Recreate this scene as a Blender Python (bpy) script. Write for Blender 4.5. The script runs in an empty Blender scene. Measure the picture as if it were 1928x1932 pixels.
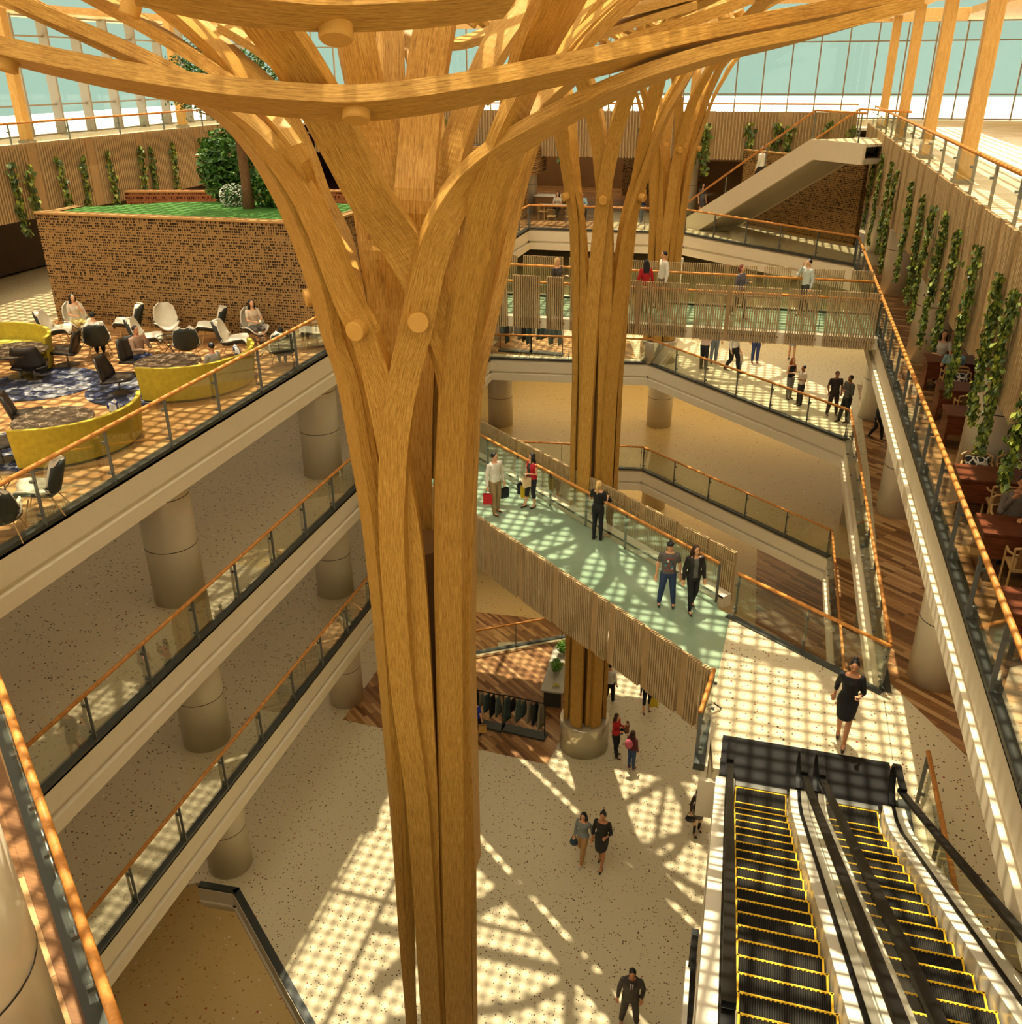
import bpy, bmesh, math, random
from mathutils import Vector, Matrix, Euler
random.seed(7)
SC = bpy.context.scene
COL = SC.collection
PI = math.pi
# ---------------------------------------------------------------- camera geometry (focal length in pixels of the 1928 x 1932 frame)
FPX = 1732.0; CX, CY = 964.0, 966.0
_V = Vector((18.0, 3584.0, FPX)).normalized()
_Y = Vector((529.0, -840.0, FPX)).normalized(); _Y = (_Y - _V * _Y.dot(_V)).normalized()
_Z = -_V; _X = _Y.cross(_Z)
if _X.x < 0: _X = -_X
def ray(px, py):
    d = Vector(((px - CX) / FPX, (py - CY) / FPX, 1.0)).normalized()
    return Vector((_X.dot(d), _Y.dot(d), _Z.dot(d)))
def atz(px, py, z):
    d = ray(px, py); return d * (z / d.z)
def atx(px, py, x):
    d = ray(px, py); return d * (x / d.x)
def aty(px, py, y):
    d = ray(px, py); return d * (y / d.y)
def atd(px, py, depth):
    return ray(px, py) * (depth / Vector(((px - CX) / FPX, (py - CY) / FPX, 1.0)).normalized().z)
# levels
ZR, Z3, Z2, Z1, Z0, ZB = -2.72, -7.35, -12.15, -16.75, -21.5, -26.3
ZC = 2.26                                                        # underside of the roof
# ---------------------------------------------------------------- object helpers
def tag(o, label=None, cat=None, group=None, kind=None):
    if label: o['label'] = label
    if cat: o['category'] = cat
    if group: o['group'] = group
    if kind: o['kind'] = kind
    return o
def empty(name, loc=(0, 0, 0), rz=0.0, parent=None, label=None, cat=None, group=None):
    o = bpy.data.objects.new(name, None); COL.objects.link(o)
    o.empty_display_size = 0.1
    o.location = loc; o.rotation_euler = (0, 0, rz)
    if parent: o.parent = parent
    return tag(o, label, cat, group)
def kids(o): return [c for c in COL.objects if c.parent == o]
def copy_tree(o, parent=None):
    c = o.copy(); COL.objects.link(c); c.parent = parent
    for ch in list(o.children): copy_tree(ch, c)
    return c
class MB:
    """collects faces of one mesh"""
    def __init__(s): s.v = []; s.f = []; s.m = []; s.uv = {}; s.mats = []
    def mi(s, m):
        if m is None: return 0
        if m not in s.mats: s.mats.append(m)
        return s.mats.index(m)
    def add(s, vs, fs, m=None, uvs=None):
        b = len(s.v); s.v += [tuple(p) for p in vs]; k = s.mi(m)
        for i, f in enumerate(fs):
            if uvs: s.uv[len(s.f)] = uvs[i]
            s.f.append(tuple(b + j for j in f)); s.m.append(k)
        return s
    def box(s, c, d, rz=0.0, m=None, mat=None):
        x, y, z = d[0] / 2, d[1] / 2, d[2] / 2
        P = [Vector((a * x, b_ * y, c_ * z)) for c_ in (-1, 1) for b_ in (-1, 1) for a in (-1, 1)]
        if mat is not None: P = [mat @ p for p in P]
        elif rz:
            r = Matrix.Rotation(rz, 3, 'Z'); P = [r @ p for p in P]
        c = Vector(c)
        return s.add([p + c for p in P], [(0, 2, 3, 1), (4, 5, 7, 6), (0, 1, 5, 4), (2, 6, 7, 3), (0, 4, 6, 2), (1, 3, 7, 5)], m)
    def bar(s, a, b, w, h, up=(0, 0, 1), m=None):
        """rectangular bar from a to b, w across, h along 'up'"""
        a, b = Vector(a), Vector(b); t = (b - a).normalized(); u = Vector(up)
        sd = t.cross(u)
        if sd.length < 1e-4: sd = t.cross(Vector((1, 0, 0)))
        sd.normalize(); u = sd.cross(t).normalized()
        P = []
        for q in (a, b):
            for i, j in ((-1, -1), (1, -1), (1, 1), (-1, 1)): P.append(q + sd * (i * w / 2) + u * (j * h / 2))
        return s.add(P, [(0, 3, 2, 1), (4, 5, 6, 7), (0, 1, 5, 4), (1, 2, 6, 5), (2, 3, 7, 6), (3, 0, 4, 7)], m)
    def prism(s, poly, z0, z1, m=None, mtop=None):
        n = len(poly)
        area = sum(poly[i][0] * poly[(i + 1) % n][1] - poly[(i + 1) % n][0] * poly[i][1] for i in range(n))
        if area < 0: poly = poly[::-1]
        V = [(p[0], p[1], z0) for p in poly] + [(p[0], p[1], z1) for p in poly]
        s.add(V, [tuple(range(n))[::-1]] + [(i, (i + 1) % n, n + (i + 1) % n, n + i) for i in range(n)], m)
        s.add([(p[0], p[1], z1) for p in poly], [tuple(range(n))], mtop or m)
        return s
    def tube(s, pts, rs, n=8, m=None, cap=True, closed=False):
        pts = [Vector(p) for p in pts]
        if not hasattr(rs, '__len__'): rs = [rs] * len(pts)
        V = []; F = []; prev = None
        for i, p in enumerate(pts):
            if closed: t = (pts[(i + 1) % len(pts)] - pts[i - 1])
            else: t = (pts[min(i + 1, len(pts) - 1)] - pts[max(i - 1, 0)])
            t.normalize()
            if prev is None:
                a = Vector((0, 0, 1)) if abs(t.z) < .9 else Vector((1, 0, 0))
                u = t.cross(a).normalized()
            else:
                u = (prev - t * prev.dot(t)).normalized()
            prev = u; w = t.cross(u)
            for k in range(n):
                an = 2 * PI * k / n; V.append(p + (u * math.cos(an) + w * math.sin(an)) * rs[i])
        L = len(pts)
        for i in range(L if closed else L - 1):
            j = (i + 1) % L
            for k in range(n): F.append((i * n + k, i * n + (k + 1) % n, j * n + (k + 1) % n, j * n + k))
        if cap and not closed: F += [tuple(range(n))[::-1], tuple((L - 1) * n + k for k in range(n))]
        return s.add(V, F, m)
    def lathe(s, prof, c=(0, 0, 0), n=24, m=None, sx=1.0, sy=1.0):
        V = []; F = []
        for r, z in prof:
            for k in range(n):
                a = 2 * PI * k / n; V.append((c[0] + r * sx * math.cos(a), c[1] + r * sy * math.sin(a), c[2] + z))
        for i in range(len(prof) - 1):
            for k in range(n): F.append((i * n + k, i * n + (k + 1) % n, (i + 1) * n + (k + 1) % n, (i + 1) * n + k))
        F += [tuple(range(n))[::-1], tuple((len(prof) - 1) * n + k for k in range(n))]
        return s.add(V, F, m)
    def ell(s, c, r, n=12, k=8, m=None, mat=None):
        V = []; F = []; c = Vector(c)
        for i in range(k + 1):
            ph = PI * i / k
            for j in range(n):
                th = 2 * PI * j / n
                p = Vector((r[0] * math.sin(ph) * math.cos(th), r[1] * math.sin(ph) * math.sin(th), r[2] * math.cos(ph)))
                if mat is not None: p = mat @ p
                V.append(p + c)
        for i in range(k):
            for j in range(n): F.append((i * n + j, (i + 1) * n + j, (i + 1) * n + (j + 1) % n, i * n + (j + 1) % n))
        return s.add(V, F, m)
    def grid(s, P, m=None, thick=None):
        """P[i][j] points; thick offsets a back layer along the normals"""
        R, C = len(P), len(P[0])
        V = [Vector(p) for row in P for p in row]
        F = [(i * C + j, i * C + j + 1, (i + 1) * C + j + 1, (i + 1) * C + j) for i in range(R - 1) for j in range(C - 1)]
        if thick:
            N = [Vector((0, 0, 0)) for _ in V]
            for f in F:
                n = (V[f[1]] - V[f[0]]).cross(V[f[3]] - V[f[0]])
                for q in f: N[q] += n
            W = [v - N[i].normalized() * thick for i, v in enumerate(V)]
            o = len(V); V = V + W
            F2 = [tuple(q + o for q in f[::-1]) for f in F]
            rim = [i for i in range(C)] + [i * C + C - 1 for i in range(1, R)] + [(R - 1) * C + j for j in range(C - 2, -1, -1)] + [i * C for i in range(R - 2, 0, -1)]
            F3 = [(rim[i], rim[i] + o, rim[(i + 1) % len(rim)] + o, rim[(i + 1) % len(rim)]) for i in range(len(rim))]
            F = F + F2 + F3
        return s.add(V, F, m)
    def mesh(s, name, mat=None, smooth=False):
        me = bpy.data.meshes.new(name); me.from_pydata(s.v, [], s.f)
        ms = s.mats or ([mat] if mat else [])
        for q in ms: me.materials.append(q)
        if s.mats:
            me.polygons.foreach_set('material_index', s.m)
        if s.uv:
            uvl = me.uv_layers.new(name='UVMap')
            for i, p in enumerate(me.polygons):
                if i in s.uv:
                    for k, li in enumerate(p.loop_indices): uvl.data[li].uv = s.uv[i][k]
        if smooth: me.polygons.foreach_set('use_smooth', [True] * len(me.polygons))
        me.update(); return me
    def build(s, name, mat=None, parent=None, smooth=False, bevel=0, **kw):
        o = bpy.data.objects.new(name, s.mesh(name, mat, smooth)); COL.objects.link(o)
        if parent: o.parent = parent
        if smooth == 'auto' or bevel:
            pass
        if bevel:
            b = o.modifiers.new('b', 'BEVEL'); b.width = bevel; b.segments = 2; b.limit_method = 'ANGLE'
        return tag(o, kw.get('label'), kw.get('cat'), kw.get('group'), kw.get('kind'))
def mesh_obj(name, me, parent=None, loc=None, rot=None):
    o = bpy.data.objects.new(name, me); COL.objects.link(o)
    if parent: o.parent = parent
    if loc is not None: o.location = loc
    if rot is not None: o.rotation_euler = rot
    return o
def lerp(a, b, t): return a + (b - a) * t
def interp(x, tab):
    if x <= tab[0][0]: return tab[0][1]
    for (a, va), (b, vb) in zip(tab, tab[1:]):
        if x <= b: return va + (vb - va) * (x - a) / (b - a)
    return tab[-1][1]
def catmull(P, n):
    P = [Vector(p) for p in P]; out = []
    Q = [P[0] * 2 - P[1]] + P + [P[-1] * 2 - P[-2]]
    for i in range(1, len(Q) - 2):
        for k in range(n):
            t = k / n; a, b, c, d = Q[i - 1:i + 3]
            out.append(((b * 2) + (c - a) * t + (a * 2 - b * 5 + c * 4 - d) * t * t + (b * 3 - a - c * 3 + d) * t ** 3) * .5)
    out.append(P[-1]); return out
# ---------------------------------------------------------------- materials
def srgb(r, g, b):
    f = lambda c: (c / 255 / 12.92) if c <= 10 else ((c / 255 + .055) / 1.055) ** 2.4
    return (f(r), f(g), f(b), 1.0)
class NT:
    def __init__(s, name):
        s.m = bpy.data.materials.new(name); s.m.use_nodes = True; s.t = s.m.node_tree; s.n = s.t.nodes
        s.b = s.n['Principled BSDF']; s.out = s.n['Material Output']
    def node(s, typ, **kw):
        n = s.n.new(typ)
        for k, v in kw.items(): setattr(n, k, v)
        return n
    def link(s, a, b): s.t.links.new(a, b)
    def ramp(s, fac, stops, interp='LINEAR'):
        r = s.node('ShaderNodeValToRGB'); r.color_ramp.interpolation = interp
        e = r.color_ramp.elements
        while len(e) > 1: e.remove(e[0])
        e[0].position = stops[0][0]; e[0].color = stops[0][1]
        for p, c in stops[1:]:
            q = e.new(p); q.color = c
        s.link(fac, r.inputs[0]); return r.outputs[0]
    def coord(s, kind='Object', scale=(1, 1, 1), rot=(0, 0, 0), loc=(0, 0, 0)):
        tc = s.node('ShaderNodeTexCoord'); mp = s.node('ShaderNodeMapping')
        mp.inputs['Scale'].default_value = scale; mp.inputs['Rotation'].default_value = rot; mp.inputs['Location'].default_value = loc
        s.link(tc.outputs[kind], mp.inputs[0]); return mp.outputs[0]
    def noise(s, vec, scale=5, detail=3, rough=.5):
        n = s.node('ShaderNodeTexNoise'); n.inputs['Scale'].default_value = scale; n.inputs['Detail'].default_value = detail
        n.inputs['Roughness'].default_value = rough
        s.link(vec, n.inputs['Vector']); return n.outputs[0]
    def mix(s, fac, a, b, typ='MIX'):
        n = s.node('ShaderNodeMix', data_type='RGBA', blend_type=typ)
        for sock, v in ((n.inputs[0], fac), (n.inputs[6], a), (n.inputs[7], b)):
            if hasattr(v, 'default_value') or hasattr(v, 'links'): s.link(v, sock)
            else: sock.default_value = v
        return n.outputs[2]
    def math(s, op, a, b=0.0):
        n = s.node('ShaderNodeMath', operation=op)
        for i, v in enumerate((a, b)):
            if hasattr(v, 'links'): s.link(v, n.inputs[i])
            else: n.inputs[i].default_value = v
        return n.outputs[0]
    def bump(s, h, strength=.3, dist=.01):
        n = s.node('ShaderNodeBump'); n.inputs['Strength'].default_value = strength; n.inputs['Distance'].default_value = dist
        s.link(h, n.inputs['Height']); s.link(n.outputs[0], s.b.inputs['Normal'])
def plain(name, col, rough=.6, metal=0.0, spec=.4, var=.06, scale=6):
    k = NT(name); b = k.b
    if var:
        nz = k.noise(k.coord('Object'), scale, 2)
        c1 = tuple(max(0, c * (1 - var)) for c in col[:3]) + (1,); c2 = tuple(min(1, c * (1 + var)) for c in col[:3]) + (1,)
        k.link(k.ramp(nz, [(.3, c1), (.7, c2)]), b.inputs['Base Color'])
    else: b.inputs['Base Color'].default_value = col
    b.inputs['Roughness'].default_value = rough; b.inputs['Metallic'].default_value = metal
    b.inputs['Specular IOR Level'].default_value = spec
    return k.m
def grain(name, c1, c2, c3, rough=.5, uv=True, sc=(1.2, 26, 26), spec=.25, sp=3.0):
    k = NT(name)
    v = k.coord('UV' if uv else 'Object', sc)
    n1 = k.noise(v, sp, 4, .6)
    v2 = k.coord('UV' if uv else 'Object', tuple(q * 3.2 for q in sc))
    n2 = k.noise(v2, sp, 2, .6)
    f = k.math('ADD', k.math('MULTIPLY', n1, .6), k.math('MULTIPLY', n2, .4))
    c = k.ramp(f, [(.34, c1), (.5, c2), (.66, c3)])
    k.link(c, k.b.inputs['Base Color']); k.b.inputs['Roughness'].default_value = rough; k.b.inputs['Specular IOR Level'].default_value = spec
    return k.m
M = {}
M['glulam'] = grain('glulam', srgb(128, 88, 32), srgb(180, 133, 56), srgb(208, 164, 84))
M['glulam_end'] = plain('glulam_end', srgb(198, 148, 66), .6, var=.04)
M['post_wood'] = grain('post_wood', srgb(168, 124, 60), srgb(194, 150, 80), srgb(212, 170, 102), uv=False, sc=(22, 22, 1.0))
M['rail_wood'] = grain('rail_wood', srgb(170, 108, 44), srgb(196, 130, 60), srgb(212, 148, 76), uv=False, sc=(1, 1, 1), sp=9)
M['slat'] = grain('slat', srgb(150, 124, 84), srgb(174, 147, 104), srgb(194, 168, 124), uv=False, sc=(14, 14, .8), rough=.65)
M['board'] = grain('board', srgb(148, 118, 76), srgb(166, 136, 92), srgb(182, 152, 106), uv=False, sc=(8, 8, .5), rough=.65)
M['white'] = plain('white', srgb(222, 208, 178), .55, var=.015)
M['white_gloss'] = plain('white_gloss', srgb(232, 224, 204), .2, var=.01)
M['dark'] = plain('dark', srgb(58, 60, 54), .45, var=.05)
M['steel'] = plain('steel', srgb(112, 112, 104), .4, .3, var=.03)
M['black'] = plain('black', srgb(20, 18, 16), .5, spec=.2, var=.05)
M['ceil'] = plain('ceil', srgb(205, 185, 145), .7, var=.02)
M['pearl'] = plain('pearl', srgb(222, 210, 184), .3, .08, var=.01)
M['seam'] = plain('seam', srgb(40, 38, 34), .6, var=0)
def glass(name, tint, gl=.08, rough=.02):
    k = NT(name); k.n.remove(k.b)
    tr = k.node('ShaderNodeBsdfTransparent'); tr.inputs[0].default_value = tint
    g = k.node('ShaderNodeBsdfGlossy'); g.inputs['Roughness'].default_value = rough; g.inputs[0].default_value = (1, 1, 1, 1)
    lw = k.node('ShaderNodeLayerWeight'); lw.inputs[0].default_value = .25
    f = k.math('ADD', k.math('MULTIPLY', lw.outputs['Fresnel'], .28), gl * .5)
    mx = k.node('ShaderNodeMixShader'); k.link(f, mx.inputs[0]); k.link(tr.outputs[0], mx.inputs[1]); k.link(g.outputs[0], mx.inputs[2])
    k.link(mx.outputs[0], k.out.inputs[0]); return k.m
M['glass'] = glass('glass', (.93, .95, .9, 1), .05)
M['glass_wall'] = glass('glass_wall', (.97, .99, .97, 1), .02)
def terrazzo(name, base, dark, lvl=1.0, scale=17, rough=.3):
    k = NT(name); v = k.coord('Object')
    nz = k.noise(v, .25, 2)
    b = k.ramp(nz, [(.3, tuple(c * .93 for c in base[:3]) + (1,)), (.7, base)])
    vo = k.node('ShaderNodeTexVoronoi'); vo.inputs['Scale'].default_value = scale; k.link(v, vo.inputs['Vector'])
    sz = k.math('MULTIPLY', vo.outputs['Color'], .34)
    sep = k.node('ShaderNodeSeparateColor'); k.link(vo.outputs['Color'], sep.inputs[0])
    rad = k.math('MULTIPLY', k.math('POWER', sep.outputs[0], 3.0), .45)
    msk = k.math('LESS_THAN', vo.outputs['Distance'], rad)
    chip = k.ramp(sep.outputs[1], [(0, dark), (.5, tuple(c * 1.7 for c in dark[:3]) + (1,)), (.78, srgb(150, 70, 40)), (.9, srgb(215, 200, 170))], 'CONSTANT')
    k.link(k.mix(msk, b, chip), k.b.inputs['Base Color'])
    k.b.inputs['Roughness'].default_value = rough; k.b.inputs['Specular IOR Level'].default_value = .3
    return k.m
M['terrazzo'] = terrazzo('terrazzo', srgb(214, 198, 160), srgb(84, 66, 44))
M['terrazzo_tan'] = terrazzo('terrazzo_tan', srgb(196, 168, 112), srgb(150, 118, 70), scale=10)
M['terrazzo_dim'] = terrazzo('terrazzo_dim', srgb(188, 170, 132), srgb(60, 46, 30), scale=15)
def planks(name, cols, rz=0.0, w=.14, l=1.4, rough=.4):
    k = NT(name); v = k.coord('Object', (1, 1, 1), (0, 0, rz))
    br = k.node('ShaderNodeTexBrick'); k.link(v, br.inputs['Vector'])
    br.inputs['Scale'].default_value = 1.0; br.inputs['Brick Width'].default_value = l; br.inputs['Row Height'].default_value = w
    br.inputs['Mortar Size'].default_value = .004; br.inputs['Color1'].default_value = (0, 0, 0, 1); br.inputs['Color2'].default_value = (1, 1, 1, 1)
    br.inputs['Mortar'].default_value = (.1, .1, .1, 1); br.inputs['Bias'].default_value = 0; br.offset_frequency = 3; br.offset = .37
    v2 = k.coord('Object', (1.5, 14, 1), (0, 0, rz)); n = k.noise(v2, 3, 4, .6)
    f = k.math('ADD', k.math('MULTIPLY', br.outputs[0], .62), k.math('MULTIPLY', n, .45))
    c = k.ramp(f, [(.12, cols[0]), (.4, cols[1]), (.62, cols[2]), (.85, cols[3])])
    k.link(c, k.b.inputs['Base Color']); k.b.inputs['Roughness'].default_value = rough; k.b.inputs['Specular IOR Level'].default_value = .3
    return k.m
WC = [srgb(92, 60, 34), srgb(132, 90, 52), srgb(166, 120, 72), srgb(194, 152, 102)]
M['planks'] = planks('planks', WC, rz=.67)
M['planks_lounge'] = planks('planks_lounge', [srgb(112, 76, 42), srgb(148, 104, 60), srgb(176, 130, 80), srgb(200, 156, 104)], rz=-.64)
M['planks_dark'] = planks('planks_dark', [srgb(84, 56, 32), srgb(116, 80, 46), srgb(146, 104, 62), srgb(172, 130, 84)], rz=.25)
def lattice_mat(name, c_bar, c_dark, pitch=.08, rot=0.0):
    """open weave of thin horizontal bars over short uprights; uses UV in metres"""
    k = NT(name); uv = k.coord('UV')
    sp = k.node('ShaderNodeSeparateXYZ'); k.link(uv, sp.inputs[0])
    u, v = sp.outputs[0], sp.outputs[1]
    row = k.math('FLOOR', k.math('DIVIDE', v, pitch))
    fr = k.math('FRACT', k.math('DIVIDE', v, pitch))
    wn = k.node('ShaderNodeTexWhiteNoise', noise_dimensions='1D'); k.link(row, wn.inputs['W'])
    wid = k.math('ADD', k.math('MULTIPLY', wn.outputs[0], .45), .22)
    bar = k.math('LESS_THAN', fr, wid)
    uu = k.math('DIVIDE', u, .075)
    cell = k.math('FLOOR', uu); cf = k.math('FRACT', uu)
    comb = k.node('ShaderNodeCombineXYZ'); k.link(cell, comb.inputs[0]); k.link(row, comb.inputs[1])
    w2 = k.node('ShaderNodeTexWhiteNoise', noise_dimensions='2D'); k.link(comb.outputs[0], w2.inputs['Vector'])
    tick = k.math('LESS_THAN', cf, k.math('MULTIPLY', w2.outputs[0], .95))
    op = k.math('MULTIPLY', k.math('SUBTRACT', 1.0, bar), tick)
    nz = k.noise(k.coord('UV', (2, 14, 1)), 6, 3)
    cb = k.ramp(nz, [(.3, tuple(c * .78 for c in c_bar[:3]) + (1,)), (.7, c_bar)])
    k.link(k.mix(op, cb, c_dark), k.b.inputs['Base Color'])
    k.bump(k.math('SUBTRACT', 1.0, op), .8, .02)
    k.b.inputs['Roughness'].default_value = .7; k.b.inputs['Specular IOR Level'].default_value = .15
    return k.m
M['weave'] = lattice_mat('weave', srgb(158, 122, 74), srgb(36, 24, 14))
M['weave_red'] = lattice_mat('weave_red', srgb(150, 96, 58), srgb(64, 26, 14), .12)
M['leaf'] = None
def leafmat(name, a, b, c):
    k = NT(name); oi = k.node('ShaderNodeNewGeometry')
    k.link(k.ramp(oi.outputs['Random Per Island'], [(0, a), (.5, b), (1, c)]), k.b.inputs['Base Color'])
    k.b.inputs['Roughness'].default_value = .45
    k.b.inputs['Transmission Weight'].default_value = 0
    return k.m
M['leaf'] = leafmat('leaf', srgb(44, 62, 20), srgb(78, 98, 28), srgb(146, 154, 50))
M['leaf_dark'] = leafmat('leaf_dark', srgb(24, 60, 18), srgb(44, 92, 28), srgb(84, 128, 44))
M['leaf_light'] = leafmat('leaf_light', srgb(60, 110, 30), srgb(96, 150, 44), srgb(140, 182, 70))
M['flower'] = plain('flower', srgb(214, 212, 196), .6)
k = NT('turf'); n_ = k.noise(k.coord('Object'), 30, 4, .7)
k.link(k.ramp(n_, [(.3, srgb(30, 76, 12)), (.55, srgb(54, 108, 20)), (.8, srgb(84, 138, 34))]), k.b.inputs['Base Color']); k.b.inputs['Roughness'].default_value = .9
k.bump(n_, .6, .03); M['turf'] = k.m
k = NT('glass_floor'); n_ = k.noise(k.coord('Object'), .5, 2)
k.link(k.ramp(n_, [(.3, srgb(122, 144, 118)), (.7, srgb(142, 162, 134))]), k.b.inputs['Base Color']); k.b.inputs['Roughness'].default_value = .12
M['glass_floor'] = k.m
M['outdoor'] = plain('outdoor', srgb(250, 246, 236), .8, var=.01)
M['roof_floor'] = planks('roof_floor', [srgb(226, 208, 176), srgb(234, 220, 192), srgb(242, 230, 208), srgb(248, 240, 222)], rz=0, w=.6, l=.9, rough=.7)
M['timber_ceiling'] = grain('timber_ceiling', srgb(200, 156, 90), srgb(216, 176, 112), srgb(228, 192, 130), uv=False, sc=(4, .6, 4), rough=.6)
M['mullion'] = plain('mullion', srgb(150, 140, 124), .5, var=.02)
M['brown_wall'] = plain('brown_wall', srgb(120, 84, 44), .6, var=.08, scale=1)
M['dark_wall'] = plain('dark_wall', srgb(66, 50, 34), .7, var=.1, scale=1)
M['tan_wall'] = plain('tan_wall', srgb(186, 160, 110), .7, var=.04, scale=1)
def struct(name, mb, mat=None, smooth=False, uvbox=False):
    return mb.build(name, mat, None, smooth, kind='structure')
M['leaf_mid'] = leafmat('leaf_mid', srgb(36, 72, 22), srgb(62, 104, 34), srgb(98, 140, 54))
# ================================================================= setting: floors with their openings
XL, XR = -12.0, 3.4                                  # the two long edges of the atrium
def near_y(x): return 0.23 - .817 * x                # the diagonal near edge of the openings
def slab(z, pieces, mats, thick=.9, under=True):
    for poly, m in zip(pieces, mats):
        mb = MB(); mb.prism([(p[0], p[1]) for p in poly], z - .12, z, M[m]); struct('floor', mb)
def fascia(path, z, name='trim', h1=.62, h2=.32):
    """white edge beam: an upper face, a recessed groove and a lower lip, with a dark strip along its top"""
    mb = MB(); dk = MB()
    n = len(path)
    cen = (-4.3, 25)
    for (a, b) in zip(path, path[1:]):
        a = Vector((a[0], a[1], 0)); b = Vector((b[0], b[1], 0)); t = (b - a).normalized()
        nrm = Vector((-t.y, t.x, 0))
        if nrm.dot(Vector((cen[0], cen[1], 0)) - (a + b) / 2) < 0: nrm = -nrm
        def seg(z0, z1, inset, mat, target=mb, w=.2, ext=.0):
            A = a - nrm * (inset + w / 2) - t * ext; B = b - nrm * (inset + w / 2) + t * ext
            target.bar(A + Vector((0, 0, (z0 + z1) / 2)), B + Vector((0, 0, (z0 + z1) / 2)), w, z1 - z0, m=mat)
        seg(z - h1, z - .04, 0, M['white'])
        seg(z - h1 - .1, z - h1, .06, M['white'])
        seg(z - h1 - .1 - h2, z - h1 - .1, -.07, M['white'])
        seg(z - .05, z + .03, -.02, M['dark'], w=.2, ext=.02)
    struct(name, mb)
def ceiling(z, pieces):
    for poly in pieces:
        mb = MB(); mb.prism(poly, z, z + .08, M['ceil']); struct('ceiling', mb)
W_, E_, N_, S_ = -36.5, 16.0, 80.0, -6.0
# atrium outline per level: left corner, middle corner, right corner of the far edge
far3 = [(XL, 47.0), (-4.2, 47.3), (XR, 40.8)]
far2 = [(XL, 39.9), (-4.8, 40.9), (XR, 33.1)]
far1 = [(XL, 38.3), (-4.6, 39.3), (XR, 32.7)]
nearL = (XL, 10.05); nearR = (XR, -2.5)
def ring(far, z, mats, ywest=(-6, 24)):
    L = [(W_, S_), (XL, S_), (XL, far[0][1]), (W_, far[0][1])]
    F = [(W_, far[0][1]), far[0], far[1], far[2], (E_, far[2][1]), (E_, N_), (W_, N_)]
    R = [(XR, S_), (E_, S_), (E_, far[2][1]), (XR, far[2][1])]
    Nn = [(XL, S_), (XR, S_), (XR, nearR[1]), (-.2, near_y(-.2)), (XL, 10.05)]
    slab(z, [L, F, R, Nn], mats)
    ceiling(z - 1.0, [L, F, R, Nn])
# level 3: lounge floor on the left, restaurant on the right
ring(far3, Z3, ['planks_lounge', 'planks_dark', 'planks_dark', 'planks'])
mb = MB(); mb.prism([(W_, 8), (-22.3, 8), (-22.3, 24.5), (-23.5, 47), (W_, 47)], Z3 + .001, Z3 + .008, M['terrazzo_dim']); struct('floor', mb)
mb = MB(); mb.prism([(-4.2, 47.35), (3.4, 40.85), (9, 40.85), (9, 50), (-1, 52), (-5.5, 54), (-9, 54), (-8, 47.35)], Z3 + .001, Z3 + .008, M['terrazzo_dim']); struct('floor', mb)
# level 2 with the landing that carries the glass bridge and the escalators
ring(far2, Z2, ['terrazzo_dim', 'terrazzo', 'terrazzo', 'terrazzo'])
mb = MB(); mb.prism([(XR + .01, 14.3), (3.35, 14.3), (0.05, 14.3), (-.15, 15.9), (.06, 20.0), (3.38, 17.7), (XR + .01, 17.7)], Z2 - .25, Z2, M['terrazzo']); struct('floor', mb)
mb = MB(); mb.prism([(3.5, 18.2), (5.0, 15.6), (9, 15.6), (9, 40), (4.2, 40), (4.0, 30), (3.6, 19)], Z2 + .001, Z2 + .006, M['planks']); struct('floor', mb)
mb = MB(); mb.prism([(-12.5, 40.6), (-5.4, 41.4), (-6.2, 44.5), (-12.5, 44.0)], Z2 + .001, Z2 + .006, M['planks']); struct('floor', mb)
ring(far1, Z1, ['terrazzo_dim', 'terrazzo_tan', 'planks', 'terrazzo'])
# ground floor with two openings down to the basement
G1 = [(-14.05, 16.43), (-12.87, 16.5), (-6.0, 10.95), (-9, 8.5), (-20, 8.5), (-20, 13.5)]
slabs0 = [[(W_, S_), (E_, S_), (E_, 8.5), (W_, 8.5)], [(W_, 8.5), (-20, 8.5), (-20, 13.5), (-14.05, 16.43), (-14.05, 29.5), (W_, 29.5)],
          [(-14.05, 16.43), (-12.87, 16.5), (-6.0, 10.95), (-9, 8.5), (E_, 8.5), (E_, 33.9), (-3.2, 33.9), (-10.0, 29.5), (-14.05, 29.5)]]
for p in slabs0:
    mb = MB(); mb.prism(p, Z0 - .12, Z0, M['terrazzo']); struct('floor', mb)
mb = MB(); mb.prism([(W_, 44), (E_, 44), (E_, N_), (W_, N_)], Z0 - .12, Z0, M['terrazzo_tan']); struct('floor', mb)
mb = MB(); mb.prism([(-3.2, 33.9), (E_, 33.9), (E_, 44), (-3.2, 44)], Z0 - .12, Z0, M['terrazzo_tan']); struct('floor', mb)
mb = MB(); mb.prism([(-13.2, 24.4), (-5.4, 24.0), (-4.9, 29.0), (-3.4, 33.6), (-10.0, 29.3), (-13.2, 29.3)], Z0 + .001, Z0 + .006, M['planks']); struct('floor', mb)
mb = MB(); mb.prism([(1.2, 33.0), (3.2, 31.0), (9, 31), (9, 43), (1.0, 43)], Z0 + .001, Z0 + .006, M['planks']); struct('floor', mb)
mb = MB(); mb.prism([(W_, S_), (E_, S_), (E_, N_), (W_, N_)], ZB - .12, ZB, M['terrazzo_tan']); struct('floor', mb)
mb = MB(); mb.prism([(-14, 33), (2, 36), (2, 41), (-14, 40)], ZB + .001, ZB + .006, M['planks']); struct('floor', mb)
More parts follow.
